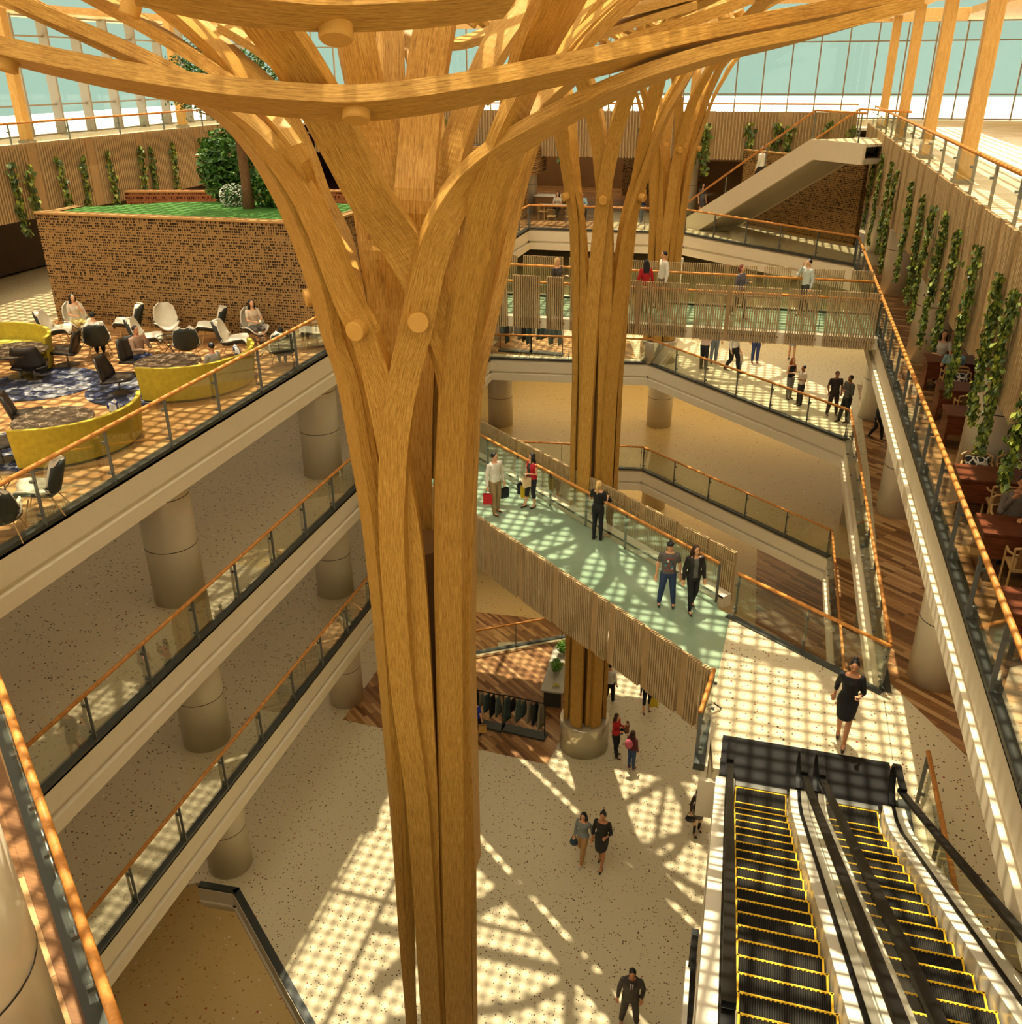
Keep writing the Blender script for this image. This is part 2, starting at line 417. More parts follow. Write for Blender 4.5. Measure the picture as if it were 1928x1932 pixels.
# edge beams
for far, z in ((far3, Z3), (far2, Z2), (far1, Z1)):
    fascia([nearL] + far[:1], z, 'trim_1'); fascia(far, z, 'trim_2')
    if z == Z2: fascia([far[2], (XR, 17.7), (.06, 20.0)], z, 'trim_3')
    else: fascia([far[2], (XR, -2.0)], z, 'trim_3')
    fascia([nearL, (-.2, near_y(-.2))], z, 'trim_4')
fascia([(XR, 14.3), (XR, -2.0)], Z2, 'trim_5')
fascia([(-14.05, 16.43), (-12.87, 16.5), (-6.0, 10.95)], Z0, 'trim_6', .5, .25)
fascia([(-10.0, 29.5), (-3.2, 33.9)], Z0, 'trim_7', .5, .25)
mb = MB(); mb.bar((-.12, 14.3, Z2 - .3), (-.12, 15.9, Z2 - .3), .12, .62, m=M['white']); mb.bar((-.1, 14.3, Z2 - .95), (-.1, 15.9, Z2 - .95), .12, .5, m=M['white'])
mb.bar((-.2, 14.25, Z2 - .72), (3.4, 14.25, Z2 - .72), .1, .9, m=M['white']); struct('trim_8', mb)
# dark kerb beside the escalator head
mb = MB(); mb.box((-.22, 15.1, Z2 - .0), (.22, 1.7, .16), m=M['dark']); struct('trim_9', mb)
# ---------------------------------------------------------------- roof level
PXR, PXL, PYF = 3.8, -26.2, 51.6
mb = MB(); mb.prism([(PXR + .13, S_), (36.2, S_), (36.2, 60.6), (PXR + .13, 60.6)], ZR - .12, ZR, M['roof_floor']); struct('floor', mb)
mb = MB(); mb.prism([(-33, PYF + .13), (PXR + .13, PYF + .13), (PXR + .13, 60.6), (-33, 60.6)], ZR - .12, ZR, M['roof_floor']); struct('floor', mb)
mb = MB(); mb.prism([(-33, S_), (PXL - .13, S_), (PXL - .13, PYF + .13), (-33, PYF + .13)], ZR - .12, ZR, M['roof_floor']); struct('floor', mb)
ceiling(ZR - .6, [[(PXR + .3, S_), (E_, S_), (E_, N_), (PXR + .3, N_)], [(-36.5, PYF + .3), (PXR + .3, PYF + .3), (PXR + .3, N_), (-36.5, N_)], [(-36.5, S_), (PXL - .3, S_), (PXL - .3, PYF + .3), (-36.5, PYF + .3)]])
# outdoors
for q in ([(-51.5, 60.8), (55, 60.8), (55, 110), (-51.5, 110)], [(-51.5, -20), (-33.2, -20), (-33.2, 60.8), (-51.5, 60.8)], [(36.4, -20), (55, -20), (55, 60.8), (36.4, 60.8)]):
    mb = MB(); mb.prism(q, ZR - .3, ZR - .06, M['outdoor']); struct('ground', mb)
# glazed walls
def curtain(name, a, b, zs, pitch, deep, wid, z0=ZR, z1=ZC, mull=None):
    a = Vector(a); b = Vector(b); L = (b - a).length; t = (b - a).normalized(); n = Vector((-t.y, t.x, 0))
    mb = MB(); m = mull or M['mullion']
    k = 0
    while k * pitch <= L + .01:
        p = a + t * (k * pitch); ang = math.atan2(t.y, t.x)
        mb.box((p.x, p.y, (z0 + z1) / 2), (wid, deep, z1 - z0), ang, m); k += 1
    for z in zs: mb.bar((a.x, a.y, z), (b.x, b.y, z), .1, .07, m=m)
    w = struct(name, mb)
    g = MB(); g.add([(a.x, a.y, z0), (b.x, b.y, z0), (b.x, b.y, z1), (a.x, a.y, z1)], [(0, 1, 2, 3)])
    o = g.build('window_pane', M['glass_wall'], w)
curtain('window_1', (-33, 60.6), (36.2, 60.6), (ZR + .05, -1.42, 1.27, ZC - .05), 1.5, .13, .075)
curtain('window_2', (-33, -5), (-33, 60.6), (ZR + .05, -1.42, 1.4, ZC - .05), 2.13, .5, .11)
curtain('window_3', (36.2, -5), (36.2, 60.6), (ZR + .05, -1.42, 1.27, ZC - .05), 1.5, .13, .075)
# roof: timber border, open lattice over everything else
mb = MB()
mb.prism([(8, 42.5), (38, 42.5), (38, 62.5), (8, 62.5)], ZC, ZC + .3, M['timber_ceiling'])
mb.prism([(-35, 54.5), (8, 54.5), (8, 62.5), (-35, 62.5)], ZC, ZC + .3, M['timber_ceiling'])
mb.prism([(-35, -16), (-31.3, -16), (-31.3, 54.5), (-35, 54.5)], ZC, ZC + .3, M['timber_ceiling'])
struct('roof', mb)
mb = MB()
mb.bar((PXR + .8, -16, ZC + .1), (PXR + .8, 54.5, ZC + .1), .45, .45, m=M['timber_ceiling']); mb.bar((-31.3, 54.5, ZC), (8, 54.5, ZC), .3, .55, m=M['timber_ceiling'])
for x in (-24, -11.5, -4.3, 14, 24): mb.bar((x, -16, ZC + .6), (x, 54.5, ZC + .6), .2, .4, m=M['timber_ceiling'])
for y in range(-12, 54, 9): mb.bar((-31, y, ZC + .6), (36, y, ZC + .6), .16, .35, m=M['timber_ceiling'])
struct('ceiling', mb)
mb = MB(); pit = .36
x = -31.0
while x < 36:
    mb.box((x, 19, ZC + .95), (.1, 70, .06), m=M['timber_ceiling']); x += pit
y = -15.8
while y < 54:
    mb.box((2.5, y, ZC + 1.02), (67, .1, .06), m=M['timber_ceiling']); y += pit
struct('ceiling', mb)
# side walls behind the shop floors
for nm, a, b in (('wall_left', (W_, S_), (W_, N_)), ('wall_right', (E_, S_), (E_, N_)), ('wall_back', (W_, N_), (E_, N_)), ('wall_front', (W_, S_), (E_, S_))):
    mb = MB(); mb.bar((a[0], a[1], (ZB + ZR - .6) / 2), (b[0], b[1], (ZB + ZR - .6) / 2), .2, ZR - .6 - ZB, m=M['tan_wall']); struct(nm, mb)
mb = MB(); mb.bar((-29, 12, -5.3), (-29, 55, -5.3), .15, 3.9, m=M['dark_wall']); mb.bar((9.5, -4, -5.5), (9.5, 52, -5.5), .15, 3.7, m=M['dark_wall'])
mb.bar((-24, 66, -5.5), (12, 64, -5.5), .15, 3.7, m=M['brown_wall']); struct('wall_inner', mb)
# ---------------------------------------------------------------- round columns
def column(x, y, z0, z1, r=.64, lab=None, m='pearl'):
    mb = MB(); mb.lathe([(r, z0), (r, z1)], (x, y, 0), 40, M[m])
    o = mb.build('column', None, None, True, kind='structure')
    for p in o.data.polygons:
        if len(p.vertices) > 4: p.use_smooth = False
    s = MB()
    z = z0 + 1.55
    while z < z1 - .3:
        s.lathe([(r + .004, z - .009), (r + .004, z + .009)], (x, y, 0), 40, M['seam']); z += 1.35
    if s.v: s.build('seam', None, o)
    return o
for lv, top in ((Z0, Z1), (Z1, Z2), (Z2, Z3)):
    for y in (17.3, 25.6, 33.9): column(-13.6, y, lv, top - .9)
    for y in (10.0, 18.5, 27.2, 35.9): column(4.5, y, lv, top - .9, .53)
    for x, y in ((-4.6, 45.5), (-12.6, 43.5)): column(x, y, lv, top - .9)
for y in (9.8, 18.3, 27.0, 35.7, 44.4): column(4.5, y, Z3, ZR - .6, .53)
for x, y in ((-13.6, 52.5), (-4.9, 54.0)): column(x, y, Z3, ZR - .6)
column(-5.2, 3.15, Z3, ZR - .6, .72)
column(-4.7, 56.2, ZR, ZC, .45)
# square timber posts along the roof deck
for i, (x, y) in enumerate([(4.55, 51.6), (4.55, 42.9), (4.55, 34.7), (4.55, 27.1), (4.55, 18.8), (4.55, 10.4), (-30.4, 34.4), (-30.4, 45.7), (-30.4, 23.0)]):
    mb = MB(); mb.box((0, 0, (ZC - ZR) / 2), (.38, .38, ZC - ZR), m=M['post_wood']); mb.box((0, 0, .06), (.5, .5, .12), m=M['steel'])
    o = mb.build('roof_post', bevel=.02); o.location = (x, y, ZR)
    tag(o, ['square timber roof post at the far end of the right deck rail', 'second square timber post from the far end of the right deck', 'third square timber post along the right deck rail', 'large square timber post nearest along the right deck rail', 'square timber post behind the near end of the right deck rail', 'square timber post beyond the near end of the right deck', 'square timber post at the left deck in front of the finned window', 'square timber post at the left deck beside the tree crown', 'square timber post at the near end of the left deck'][i], 'post', 'square timber roof posts')
# ---------------------------------------------------------------- glass railings
def railing(pts, z, label, group='glass balustrades', h=1.12, post=1.9, slope=None, first=.3, flip=1):
    """pts: plan polyline; handrail on posts with glass panes between"""
    P = [Vector((p[0], p[1], p[2] if len(p) > 2 else z)) for p in pts]
    root = empty('glass_railing', P[0], label=label, cat='railing', group=group)
    off = -P[0]
    U = Vector((0, 0, 1))
    hr = MB(); 
    hr.tube([p + off + U * h for p in P], .045, 10, M['rail_wood'])
    hr.build('handrail', None, root, True)
    for a, b in zip(P, P[1:]):
        L = (b - a).length
        if L < .2: continue
        t = (b - a) / L; sd = Vector((-t.y, t.x, 0)).normalized() * flip
        g = MB(); g.bar(a + off + U * (h * .5 + .0) + sd * .06, b + off + U * (h * .5) + sd * .06, .012, h - .12, m=M['glass'])
        g.build('glass_pane', None, root)
        n = max(1, round(L / post))
        for i in range(n + 1):
            q = a + t * (L * i / n) if 0 < i < n else (a + t * .06 if i == 0 else b - t * .06)
            q = q + off; pm = MB(); ang = math.atan2(t.y, t.x)
            pm.box(q + U * (h * .5), (.018, .07, h), ang, M['steel'])
            for zz in (.2, h - .28): pm.bar(q + U * zz, q + U * zz + sd * .1, .05, .05, m=M['steel'])
            pm.build('post', None, root)
    return root
G = 'glass balustrades'
railing([nearL, far3[0]], Z3, 'long glass railing with sunlit wooden handrail along the lounge edge')
railing([nearL, (XL, 39.7)], Z2, 'glass railing on the left balcony one floor under the lounge')
railing([nearL, (XL, 38.1)], Z1, 'glass railing on the lowest left balcony')
railing(far3[:2], Z3, 'glass railing on the far side of the top shop floor by the cafe tables')
railing(far3[1:], Z3, 'glass railing on the far diagonal edge in front of the white staircase')
railing([far3[2], (XR, -2.0)], Z3, 'long glass railing beside the restaurant tables, dark base and orange handrail')
railing(far2[:2], Z2, 'glass railing in front of the clothes racks under the upper bridge')
railing(far2[1:], Z2, 'glass railing on the far diagonal edge where shoppers stand in sunlight')
railing([far2[2], (XR, 17.9)], Z2, 'glass railing running from the two men in dark clothes to the round column', flip=-1)
railing([(XR, 17.75), (.12, 20.1)], Z2, 'glass railing at the back of the landing behind the woman in the black dress')
railing(far1[:2], Z1, 'glass railing far below the upper bridge left of the middle timber trunk')
railing(far1[1:], Z1, 'glass railing on the far diagonal edge of the tan floor')
railing([far1[2], (XR, 18)], Z1, 'glass railing on the right edge of the tan floor level', flip=-1)
railing([nearL, (-3.5, near_y(-3.5))], Z3, 'near glass railing with broad handrail at the corner beside the big pearl column', flip=-1)
railing([(-10.0, 29.5), (-3.2, 33.9)], Z0, 'ground floor glass railing behind the clothes racks')
railing([(3.72, 14.4), (3.72, 9.0)], Z2, 'short glass railing to the right of the escalator head')
railing([(-.15, 15.95), (-.3, 14.5)], Z2, 'short glass railing at the foot of the slatted bridge end')
railing([(PXR + .3, 7.0), (PXR + .3, 51.0)], ZR, 'roof deck glass railing above the ivy panels', post=2.3, h=1.02)
railing([(PXR - .4, 52.0), (-25.4, 52.0)], ZR, 'glass railing along the far roof deck', post=4.0, h=1.05)
railing([(PXL - .5, 14), (PXL - .5, 51)], ZR, 'glass railing along the left roof deck above the slatted panels', post=3.2, h=1.02)
# ---------------------------------------------------------------- hanging slat panels round the roof opening
def slat_panel(a, b, z0, z1, pitch=.14, n=None, depth=.07, wid=.06, board=True, name='slatted_screen'):
    """a panel of upright slats between plan points a and b"""
    a = Vector((a[0], a[1], 0)); b = Vector((b[0], b[1], 0)); L = (b - a).length; t = (b - a) / L
    nn = n or Vector((-t.y, t.x, 0)); ang = math.atan2(t.y, t.x); mb = MB()
    org = Vector((a.x, a.y, z0))
    k = max(1, int(L / pitch))
    for i in range(k):
        p = t * (pitch * (i + .5)) + Vector((0, 0, (z1 - z0) / 2))
        mb.box(p, (wid, depth, z1 - z0), ang, M['slat'])
    if board:
        p = t * (L / 2) - nn * (depth / 2 + .03) + Vector((0, 0, (z1 - z0) / 2 - .0))
        mb.box(p, (L, .04, z1 - z0 - .06), ang, M['board'])
    else:
        for zz in (.25, z1 - z0 - .45): mb.box(t * (L / 2) - nn * (depth / 2 + .02) + Vector((0, 0, zz)), (L, .03, .05), ang, M['board'])
    o = mb.build(name, None); o.location = org
    return o
rr = random.Random(3)
vine_spots = {'R': [], 'L': [], 'F': []}
def panel_run(side, p0, p1, z0, z1, normal, where, grp, lo=1.3, hi=2.6, gap=.42, pitch=.14, jag=0):
    p0 = Vector(p0); p1 = Vector(p1); L = (p1 - p0).length; t = (p1 - p0) / L; s = 0; i = 0
    while s < L - .6:
        w = min(rr.choice([lo, (lo + hi) / 2, hi]), L - s)
        a = p0 + t * s; b = p0 + t * (s + w)
        zz = z0 + rr.uniform(-jag, jag)
        o = slat_panel((a.x, a.y), (b.x, b.y), zz, z1, pitch, normal)
        tag(o, 'hanging beige timber slat panel ' + where, 'slat panel', grp)
        s += w
        if s < L - .8:
            c = p0 + t * (s + gap / 2)
            bd = MB(); bd.box((0, 0, (z1 - z0) / 2), (gap, .06, z1 - z0), math.atan2(t.y, t.x), M['board'])
            q = bd.build('plain_board'); q.location = (c.x - normal.x * .05, c.y - normal.y * .05, z0)
            tag(q, 'smooth beige board between the slat panels ' + where, 'board', 'boards ' + where)
            vine_spots[side].append((c.x + normal.x * .06, c.y + normal.y * .06))
        s += gap
panel_run('R', (PXR, 9.5, 0), (PXR, 50.6, 0), -4.79, -2.39, Vector((-1, 0, 0)), 'along the right side above the restaurant', 'slat panels along the right side', lo=.9, hi=1.9, gap=.45, jag=.08, pitch=.1)
panel_run('L', (PXL, 16.3, 0), (PXL, 50.8, 0), -4.89, -2.35, Vector((1, 0, 0)), 'along the left side above the lattice wall', 'slat panels along the left side', lo=1.5, hi=3.8, gap=.5, jag=.0, pitch=.127)
panel_run('F', (PXL + .3, PYF, 0), (PXR - .4, PYF, 0), -4.3, -1.99, Vector((0, -1, 0)), 'across the far end of the roof opening', 'slat panels across the far end', lo=1.8, hi=3.3, gap=.45, pitch=.158)
# ---------------------------------------------------------------- lattice walls (surface in metres)
def lattice_wall(a, b, z0, z1, mat, name, thick=.3):
    a = Vector(a); b = Vector(b); L = (b - a).length; t = (b - a).normalized(); n = Vector((-t.y, t.x, 0)) * thick
    mb = MB(); H = z1 - z0
    A, B, C, D = (a.x, a.y, z0), (b.x, b.y, z0), (b.x, b.y, z1), (a.x, a.y, z1)
    q = lambda p: (p[0] + n.x, p[1] + n.y, p[2])
    mb.add([A, B, C, D, q(A), q(B), q(C), q(D)], [(0, 1, 2, 3), (5, 4, 7, 6), (4, 0, 3, 7), (1, 5, 6, 2), (3, 2, 6, 7)], M[mat],
           [[(0, 0), (L, 0), (L, H), (0, H)], [(0, 0), (L, 0), (L, H), (0, H)], [(0, 0), (thick, 0), (thick, H), (0, H)], [(0, 0), (thick, 0), (thick, H), (0, H)], [(0, 0), (L, 0), (L, .01), (0, .01)]])
    for z in (z0 + .03, z1 - .03): mb.bar(Vector((a.x, a.y, z)) - n.normalized() * .02, Vector((b.x, b.y, z)) - n.normalized() * .02, .05, .06, m=M['slat_warm'])
    return struct(name, mb)
M['plaster'] = plain('plaster', srgb(178, 166, 140), .8, var=.08, scale=20)
M['slat_warm'] = plain('slat_warm', srgb(184, 140, 80), .6)
lattice_wall((-21.95, 24.5), (-11.9 - .1, 24.5), Z3, -3.9, 'weave', 'wall_lattice')
lattice_wall((-21.65, 26.0), (-21.65, 24.85), Z3, -3.9, 'weave', 'wall_lattice')
lattice_wall((-12.3, 24.85), (-12.3, 28.4), Z3, -3.9, 'weave', 'wall_lattice')
lattice_wall((-1.8, 50.9), (3.6, 45.5), Z3, ZR - 1.0, 'weave', 'wall_lattice')
lattice_wall((-25.8, 34.0), (-16, 36.5), Z3 + .4, -4.45, 'weave_red', 'wall_lattice')
lattice_wall((-9.5, 61), (-1.0, 59.5), Z3, ZR - .6, 'weave', 'wall_lattice')
# planted top of the lattice box
mb = MB(); mb.prism([(-21.33, 24.82), (-12.62, 24.82), (-12.62, 28.4), (-15, 29.0), (-19, 27.8), (-21.33, 26.0)], -4.3, -3.93, M['turf']); mb.build('lawn', kind='stuff', label='bright green lawn on top of the woven lattice box', cat='grass')
# ---------------------------------------------------------------- white staircase up to the roof deck
st = empty('staircase', (-4.3, 49.2, Z3), -.87, label='white staircase rising to the roof deck in front of the lattice wall', cat='staircase')
W = 2.5; run = 8.4; rise = ZR - Z3
mb = MB(); side = [(.2, 0), (1.1, 0), (run + .25, rise - .75), (11.4, rise - .75), (11.4, rise + .03), (run, rise + .03), (-.25, .35), (-.25, 0)]
V = [(x, 0, z) for x, z in side] + [(x, .14, z) for x, z in side]; n = len(side)
mb.add(V, [tuple(range(n)), tuple(range(n, 2 * n))[::-1]] + [(i, i + n, (i + 1) % n + n, (i + 1) % n) for i in range(n)], M['white']); mb.build('stringer', None, st)
mb = MB(); mb.v = []; V = [(x, W - .14, z) for x, z in side] + [(x, W, z) for x, z in side]
mb.add(V, [tuple(range(n)), tuple(range(n, 2 * n))[::-1]] + [(i, i + n, (i + 1) % n + n, (i + 1) % n) for i in range(n)], M['white']); mb.build('stringer', None, st)
mb = MB(); so = [(1.1, 0.0), (run + .25, rise - .73), (11.4, rise - .73), (11.4, rise - .55), (run, rise - .5), (.9, .1)]
V = [(x, .1, z) for x, z in so] + [(x, W - .1, z) for x, z in so]; n = len(so)
mb.add(V, [tuple(range(n)), tuple(range(n, 2 * n))[::-1]] + [(i, i + n, (i + 1) % n + n, (i + 1) % n) for i in range(n)], M['plaster']); mb.build('soffit', None, st)
mb = MB(); ns = 26
for i in range(ns): mb.box((run * (i + .5) / ns, W / 2, rise * (i + .5) / ns - .1), (run / ns + .01, W - .26, .2), m=M['terrazzo'])
mb.box((run + 1.5, W / 2, rise - .05), (3.0, W - .26, .1), m=M['terrazzo']); mb.build('steps', None, st, kind='stuff')
for yy in (.07, W - .07):
    hr = MB(); hr.tube([(-.2, yy, 1.15), (run, yy, rise + 1.12), (11.2, yy, rise + 1.1)], .045, 8, M['rail_wood']); hr.build('handrail', None, st, True)
    g = MB(); g.add([(0, yy, .35), (run, yy, rise + .03), (run, yy, rise + 1.05), (0, yy, 1.1)], [(0, 1, 2, 3)], M['glass']); g.add([(run, yy, rise + .03), (11.2, yy, rise + .03), (11.2, yy, rise + 1.05), (run, yy, rise + 1.05)], [(0, 1, 2, 3)], M['glass']); g.build('glass_pane', None, st)
    for x_ in (.2, 2.9, 5.6, 8.4, 11.0):
        g = MB(); zb = rise * min(1, x_ / run); g.box((x_, yy, zb + .55), (.03, .05, 1.05), m=M['steel']); g.build('post', None, st)
# ================================================================= the timber trees
PB = [(-30, .66), (-8, .66), (-5.7, .72), (-4.5, .80), (-3.6, .88), (-3.0, 1.02), (-2.36, 1.18), (-1.7, 1.34), (-1.08, 1.54), (-.46, 1.86), (.1, 2.15), (.7, 2.8), (1.2, 3.5), (1.6, 4.3), (2.0, 5.6), (2.3, 7.6)]
PZ = [(.66, -8), (.72, -5.7), (.80, -4.5), (.88, -3.6), (1.02, -3.0), (1.18, -2.36), (1.34, -1.7), (1.54, -1.08), (1.86, -.46), (2.15, .1), (2.8, .7), (3.5, 1.2), (4.3, 1.6), (5.6, 2.0), (7.6, 2.3)]
PHI = [(.7, 0), (.9, .15), (1.2, .45), (1.9, .75), (2.5, .95), (3.5, 1.15), (5, 1.35), (8, 1.45)]
def beam(axis, pts, w=.36, th=.13, name='curved_beam', parent=None, sub=8, phi=None, smoothpts=True):
    """flat glulam bent along pts (world); the broad face looks away from the trunk axis and tips under as it flares"""
    P = catmull(pts, sub) if smoothpts else [Vector(p) for p in pts]
    mb = MB(); V = []; U = [0]
    base = Vector((axis[0], axis[1], 0)); L = 0; prevn = None
    for i, p in enumerate(P):
        t = (P[min(i + 1, len(P) - 1)] - P[max(0, i - 1)]).normalized()
        rad = Vector((p.x - axis[0], p.y - axis[1], 0)); r = rad.length; rad.normalize()
        a = interp(r, PHI) if phi is None else phi
        n = rad * math.cos(a) - Vector((0, 0, 1)) * math.sin(a)
        n = (n - t * n.dot(t))
        if n.length < .15 and prevn: n = prevn
        n.normalize()
        if prevn: n = (prevn * .72 + n * .28); n = (n - t * n.dot(t)).normalized()
        prevn = n; b = t.cross(n).normalized()
        ww = w(i / (len(P) - 1)) if callable(w) else w
        q = p - base
        V += [q + b * ww / 2 + n * th / 2, q - b * ww / 2 + n * th / 2, q - b * ww / 2 - n * th / 2, q + b * ww / 2 - n * th / 2]
        if i: L += (P[i] - P[i - 1]).length
        U.append(L)
    F = []; UV = []; o = random.random() * 9
    for i in range(len(P) - 1):
        for k in range(4):
            c = [0, w if not callable(w) else .4, .5, .9, 1.0][k]; d = c + (.36 if k in (0, 2) else .13)
            F.append((i * 4 + k, i * 4 + (k + 1) % 4, (i + 1) * 4 + (k + 1) % 4, (i + 1) * 4 + k))
            u0, u1 = U[i + 1] if i else 0, U[i + 2] if i + 2 < len(U) else L
            UV.append([(u0 + o, c), (u0 + o, d), (u1 + o, d), (u1 + o, c)])
    F += [(0, 1, 2, 3), ((len(P) - 1) * 4 + 3, (len(P) - 1) * 4 + 2, (len(P) - 1) * 4 + 1, (len(P) - 1) * 4)]
    UV += [[(0, 0), (.3, 0), (.3, .1), (0, .1)]] * 2
    mb.add(V, F, M['glulam'], UV)
    ob = mb.build(name, None, parent)
    return ob
def dowel(axis, p, n, r=.125, l=.4, parent=None):
    p = Vector(p) - Vector((axis[0], axis[1], 0)); n = Vector(n).normalized()
    mb = MB(); mb.tube([p - n * l / 2, p + n * (l / 2 - .015), p + n * l / 2], [r, r, r - .012], 28, M['glulam_end']); return mb.build('dowel', None, parent)
def pol(axis, r, az, z): return Vector((axis[0] + r * math.cos(az), axis[1] + r * math.sin(az), z))
def gen_beam(axis, az0, s, zb, parent, sweep=1.0, w=.36, rmax=7.6, lay=.07):
    pts = []
    tab = [(-30, .13), (-9, .13), (-6, .26), (-4.5, .38), (-3, .52), (-1.7, .66), (-.46, .82), (.7, .98), (1.6, 1.18), (2.3, 1.5)]
    zs = [zb, zb * .6 - 3.5, -9.5, -8, -6.8, -5.7, -4.6, -3.7, -3, -2.3, -1.6, -1.0, -.4, .2, .8, 1.3, 1.7, 2.0, 2.3]
    zs = sorted(set(z for z in zs if z >= zb))
    for z in zs:
        r = interp(z, PB) + lay * s - .07
        if r > rmax: break
        d = interp(z, tab) * (1 if z < -6 else sweep)
        pts.append(pol(axis, r, az0 + s * d, z))
    return beam(axis, pts, w, .13, parent=parent)
def hoop(axis, az, rmin, zmin, parent, rmax=7.4, span=1.0, w=.36, drop=0.0):
    pts = []
    for k in range(-6, 7):
        u = k / 6; y = u * math.sqrt(rmax ** 2 - rmin ** 2) * span; x = rmin
        r = math.hypot(x, y); a = math.atan2(y, x)
        z = max(interp(r, PZ), zmin) if zmin is not None else interp(r, PZ)
        pts.append(pol(axis, r, az + a, z - drop * (1 - abs(u))))
    return beam(axis, pts, w, .13, parent=parent)
# ---- trees 2 and 3: six pairs of beams, each pair parting at mid height to cross its neighbours
def grow_tree(axis, zb, az0, label):
    root = empty('timber_tree', (axis[0], axis[1], 0), label=label, cat='timber tree', group='branching timber columns')
    for k in range(6):
        az = az0 + k * PI / 3
        for s in (1, -1): gen_beam(axis, az, s, zb, root)
        # dowel where neighbouring beams cross
        a = az + PI / 6; z = -3.0; r = interp(z, PB)
        n = Vector((math.cos(a), math.sin(a), -.25)); dowel(axis, pol(axis, r + .0, a, z), n, .11, .42, root)
        a = az; z = 1.35; r = interp(z, PB)
        if k % 2 == 0: hoop(axis, az + .3, 2.9, None, root)
        dowel(axis, pol(axis, 3.4, az + .3, 1.1), Vector((math.cos(az + .3) * .5, math.sin(az + .3) * .5, -.9)), .13, .4, root)
    mb = MB(); mb.lathe([(.42, zb), (.42, -6.0)], (0, 0, 0), 12, M['brown_wall']); mb.build('core', None, root)
    return root
T1, T2, T3 = (-4.3, 10.7), (-4.42, 25.4), (-4.45, 41.6)
grow_tree(T2, Z0 + 1.22, .15, 'middle branching timber column rising through both bridges')
grow_tree(T3, Z2 + 1.02, .4, 'far branching timber column behind the upper bridge')
# pedestals
def pedestal(x, y, z, h, label):
    mb = MB(); mb.lathe([(.86, 0), (.86, h - .06), (.84, h), (.2, h)], (0, 0, 0), 48, M['pearl_gloss']); o = mb.build('column_base', None, None, True); o.location = (x, y, z)
    for p in o.data.polygons:
        if abs(p.normal.z) > .5: p.use_smooth = False
    tag(o, label, 'plinth')
M['pearl_gloss'] = plain('pearl_gloss', srgb(200, 188, 160), .12, .35, var=0)
pedestal(T2[0], T2[1], Z0, 1.2, 'round glossy pearl plinth under the middle timber column')
pedestal(T3[0], T3[1], Z2, 1.0, 'round glossy plinth under the far timber column behind the railing')
# ---- tree 1: the near tree, beams set one by one
t1 = empty('timber_tree', (T1[0], T1[1], 0), label='huge near branching timber column in the middle of the atrium', cat='timber tree', group='branching timber columns')
def surf(px, py, back=False, off=0.0):
    d = ray(px, py); hits = []; best = (9, None); s = 6.0; inside = False
    while s < 26:
        p = d * s; r = math.hypot(p.x - T1[0], p.y - T1[1]); R = interp(p.z, PB) + off
        if r - R < best[0]: best = (r - R, p)
        if (r <= R) != inside: hits.append(p); inside = not inside
        s += .02
    if not hits: return best[1]
    return hits[-1] if back else hits[0]
def tb(pts, w=.36, th=.13, off=0.0, parent=t1, **k):
    P = []
    for q in pts:
        if len(q) == 2: P.append(surf(q[0], q[1], off=off))
        elif q[2] == 'b': P.append(surf(q[0], q[1], True, off=off))
        else: P.append(atd(q[0], q[1], q[2]))
    P0 = P[0]
    if pts[0][1] > 1900: P = [Vector((P0.x, P0.y, Z0 + 1.25))] + P
    return beam(T1, P, w, th, parent=parent, sub=6, **k)
# front right beam, over everything
TR = tb([(815, 1925), (802, 1700), (788, 1500), (762, 1300), (748, 1121), (742, 997), (743, 893), (750, 790), (765, 699), (788, 604), (808, 500), (833, 425), (874, 352, 9.7), (934, 292, 9.5), (1060, 216, 9.3), (1200, 150, 9.2), (1360, 98, 9.3), (1520, 62, 9.6), (1720, 8, 10)], off=.08)
# its partner, going left
tb([(824, 1925), (812, 1700), (805, 1500), (790, 1250), (778, 1080), (762, 960), (740, 840), (715, 715), (688, 628), (665, 583), (640, 520), (610, 440), (570, 360), (520, 290), (465, 232), (400, 185, 9.5), (300, 125, 9.55), (200, 75, 9.6), (90, 25, 9.65), (0, -20, 9.7)], off=-.02)
# left silhouette
tb([(772, 1925), (755, 1700), (744, 1500), (727, 1250), (702, 1000), (678, 850), (655, 720), (628, 640), (604, 545), (570, 450), (535, 370), (480, 280), (415, 213, 9.75), (340, 165, 9.8), (240, 108, 9.9), (120, 48, 10.0), (20, 0, 10.1)], off=0)
tb([(780, 1925), (768, 1650), (752, 1400), (735, 1200), (716, 1000), (690, 850), (668, 720), (640, 640), (622, 560), (600, 480), (585, 420), (570, 350), (540, 270), (480, 195, 10.3), (400, 130, 10.5), (290, 58, 10.7), (170, -10, 10.9)], off=-.1)
# right hand pair
tb([(858, 1925), (852, 1600), (848, 1300), (845, 1100), (846, 980), (850, 870), (855, 760), (862, 660), (876, 560), (892, 470), (905, 400), (925, 330), (955, 250), (990, 165, 9.25), (1030, 80, 9.1), (1078, 0, 8.9), (1110, -50, 8.8)], off=.05)
tb([(872, 1925), (868, 1600), (866, 1300), (866, 1000), (872, 850), (880, 740), (886, 640), (893, 540), (905, 450), (925, 380), (960, 300), (1010, 215, 10.0), (1080, 145, 10.3), (1180, 85, 10.8), (1300, 40, 11.4), (1400, 0, 12)], off=-.06)
tb([(884, 1925, 'b'), (880, 1600, 'b'), (879, 1200, 'b'), (880, 900, 'b'), (884, 760, 'b'), (890, 640, 'b'), (902, 520, 'b'), (915, 430, 'b'), (935, 350, 'b'), (960, 290, 'b')], off=-.02)
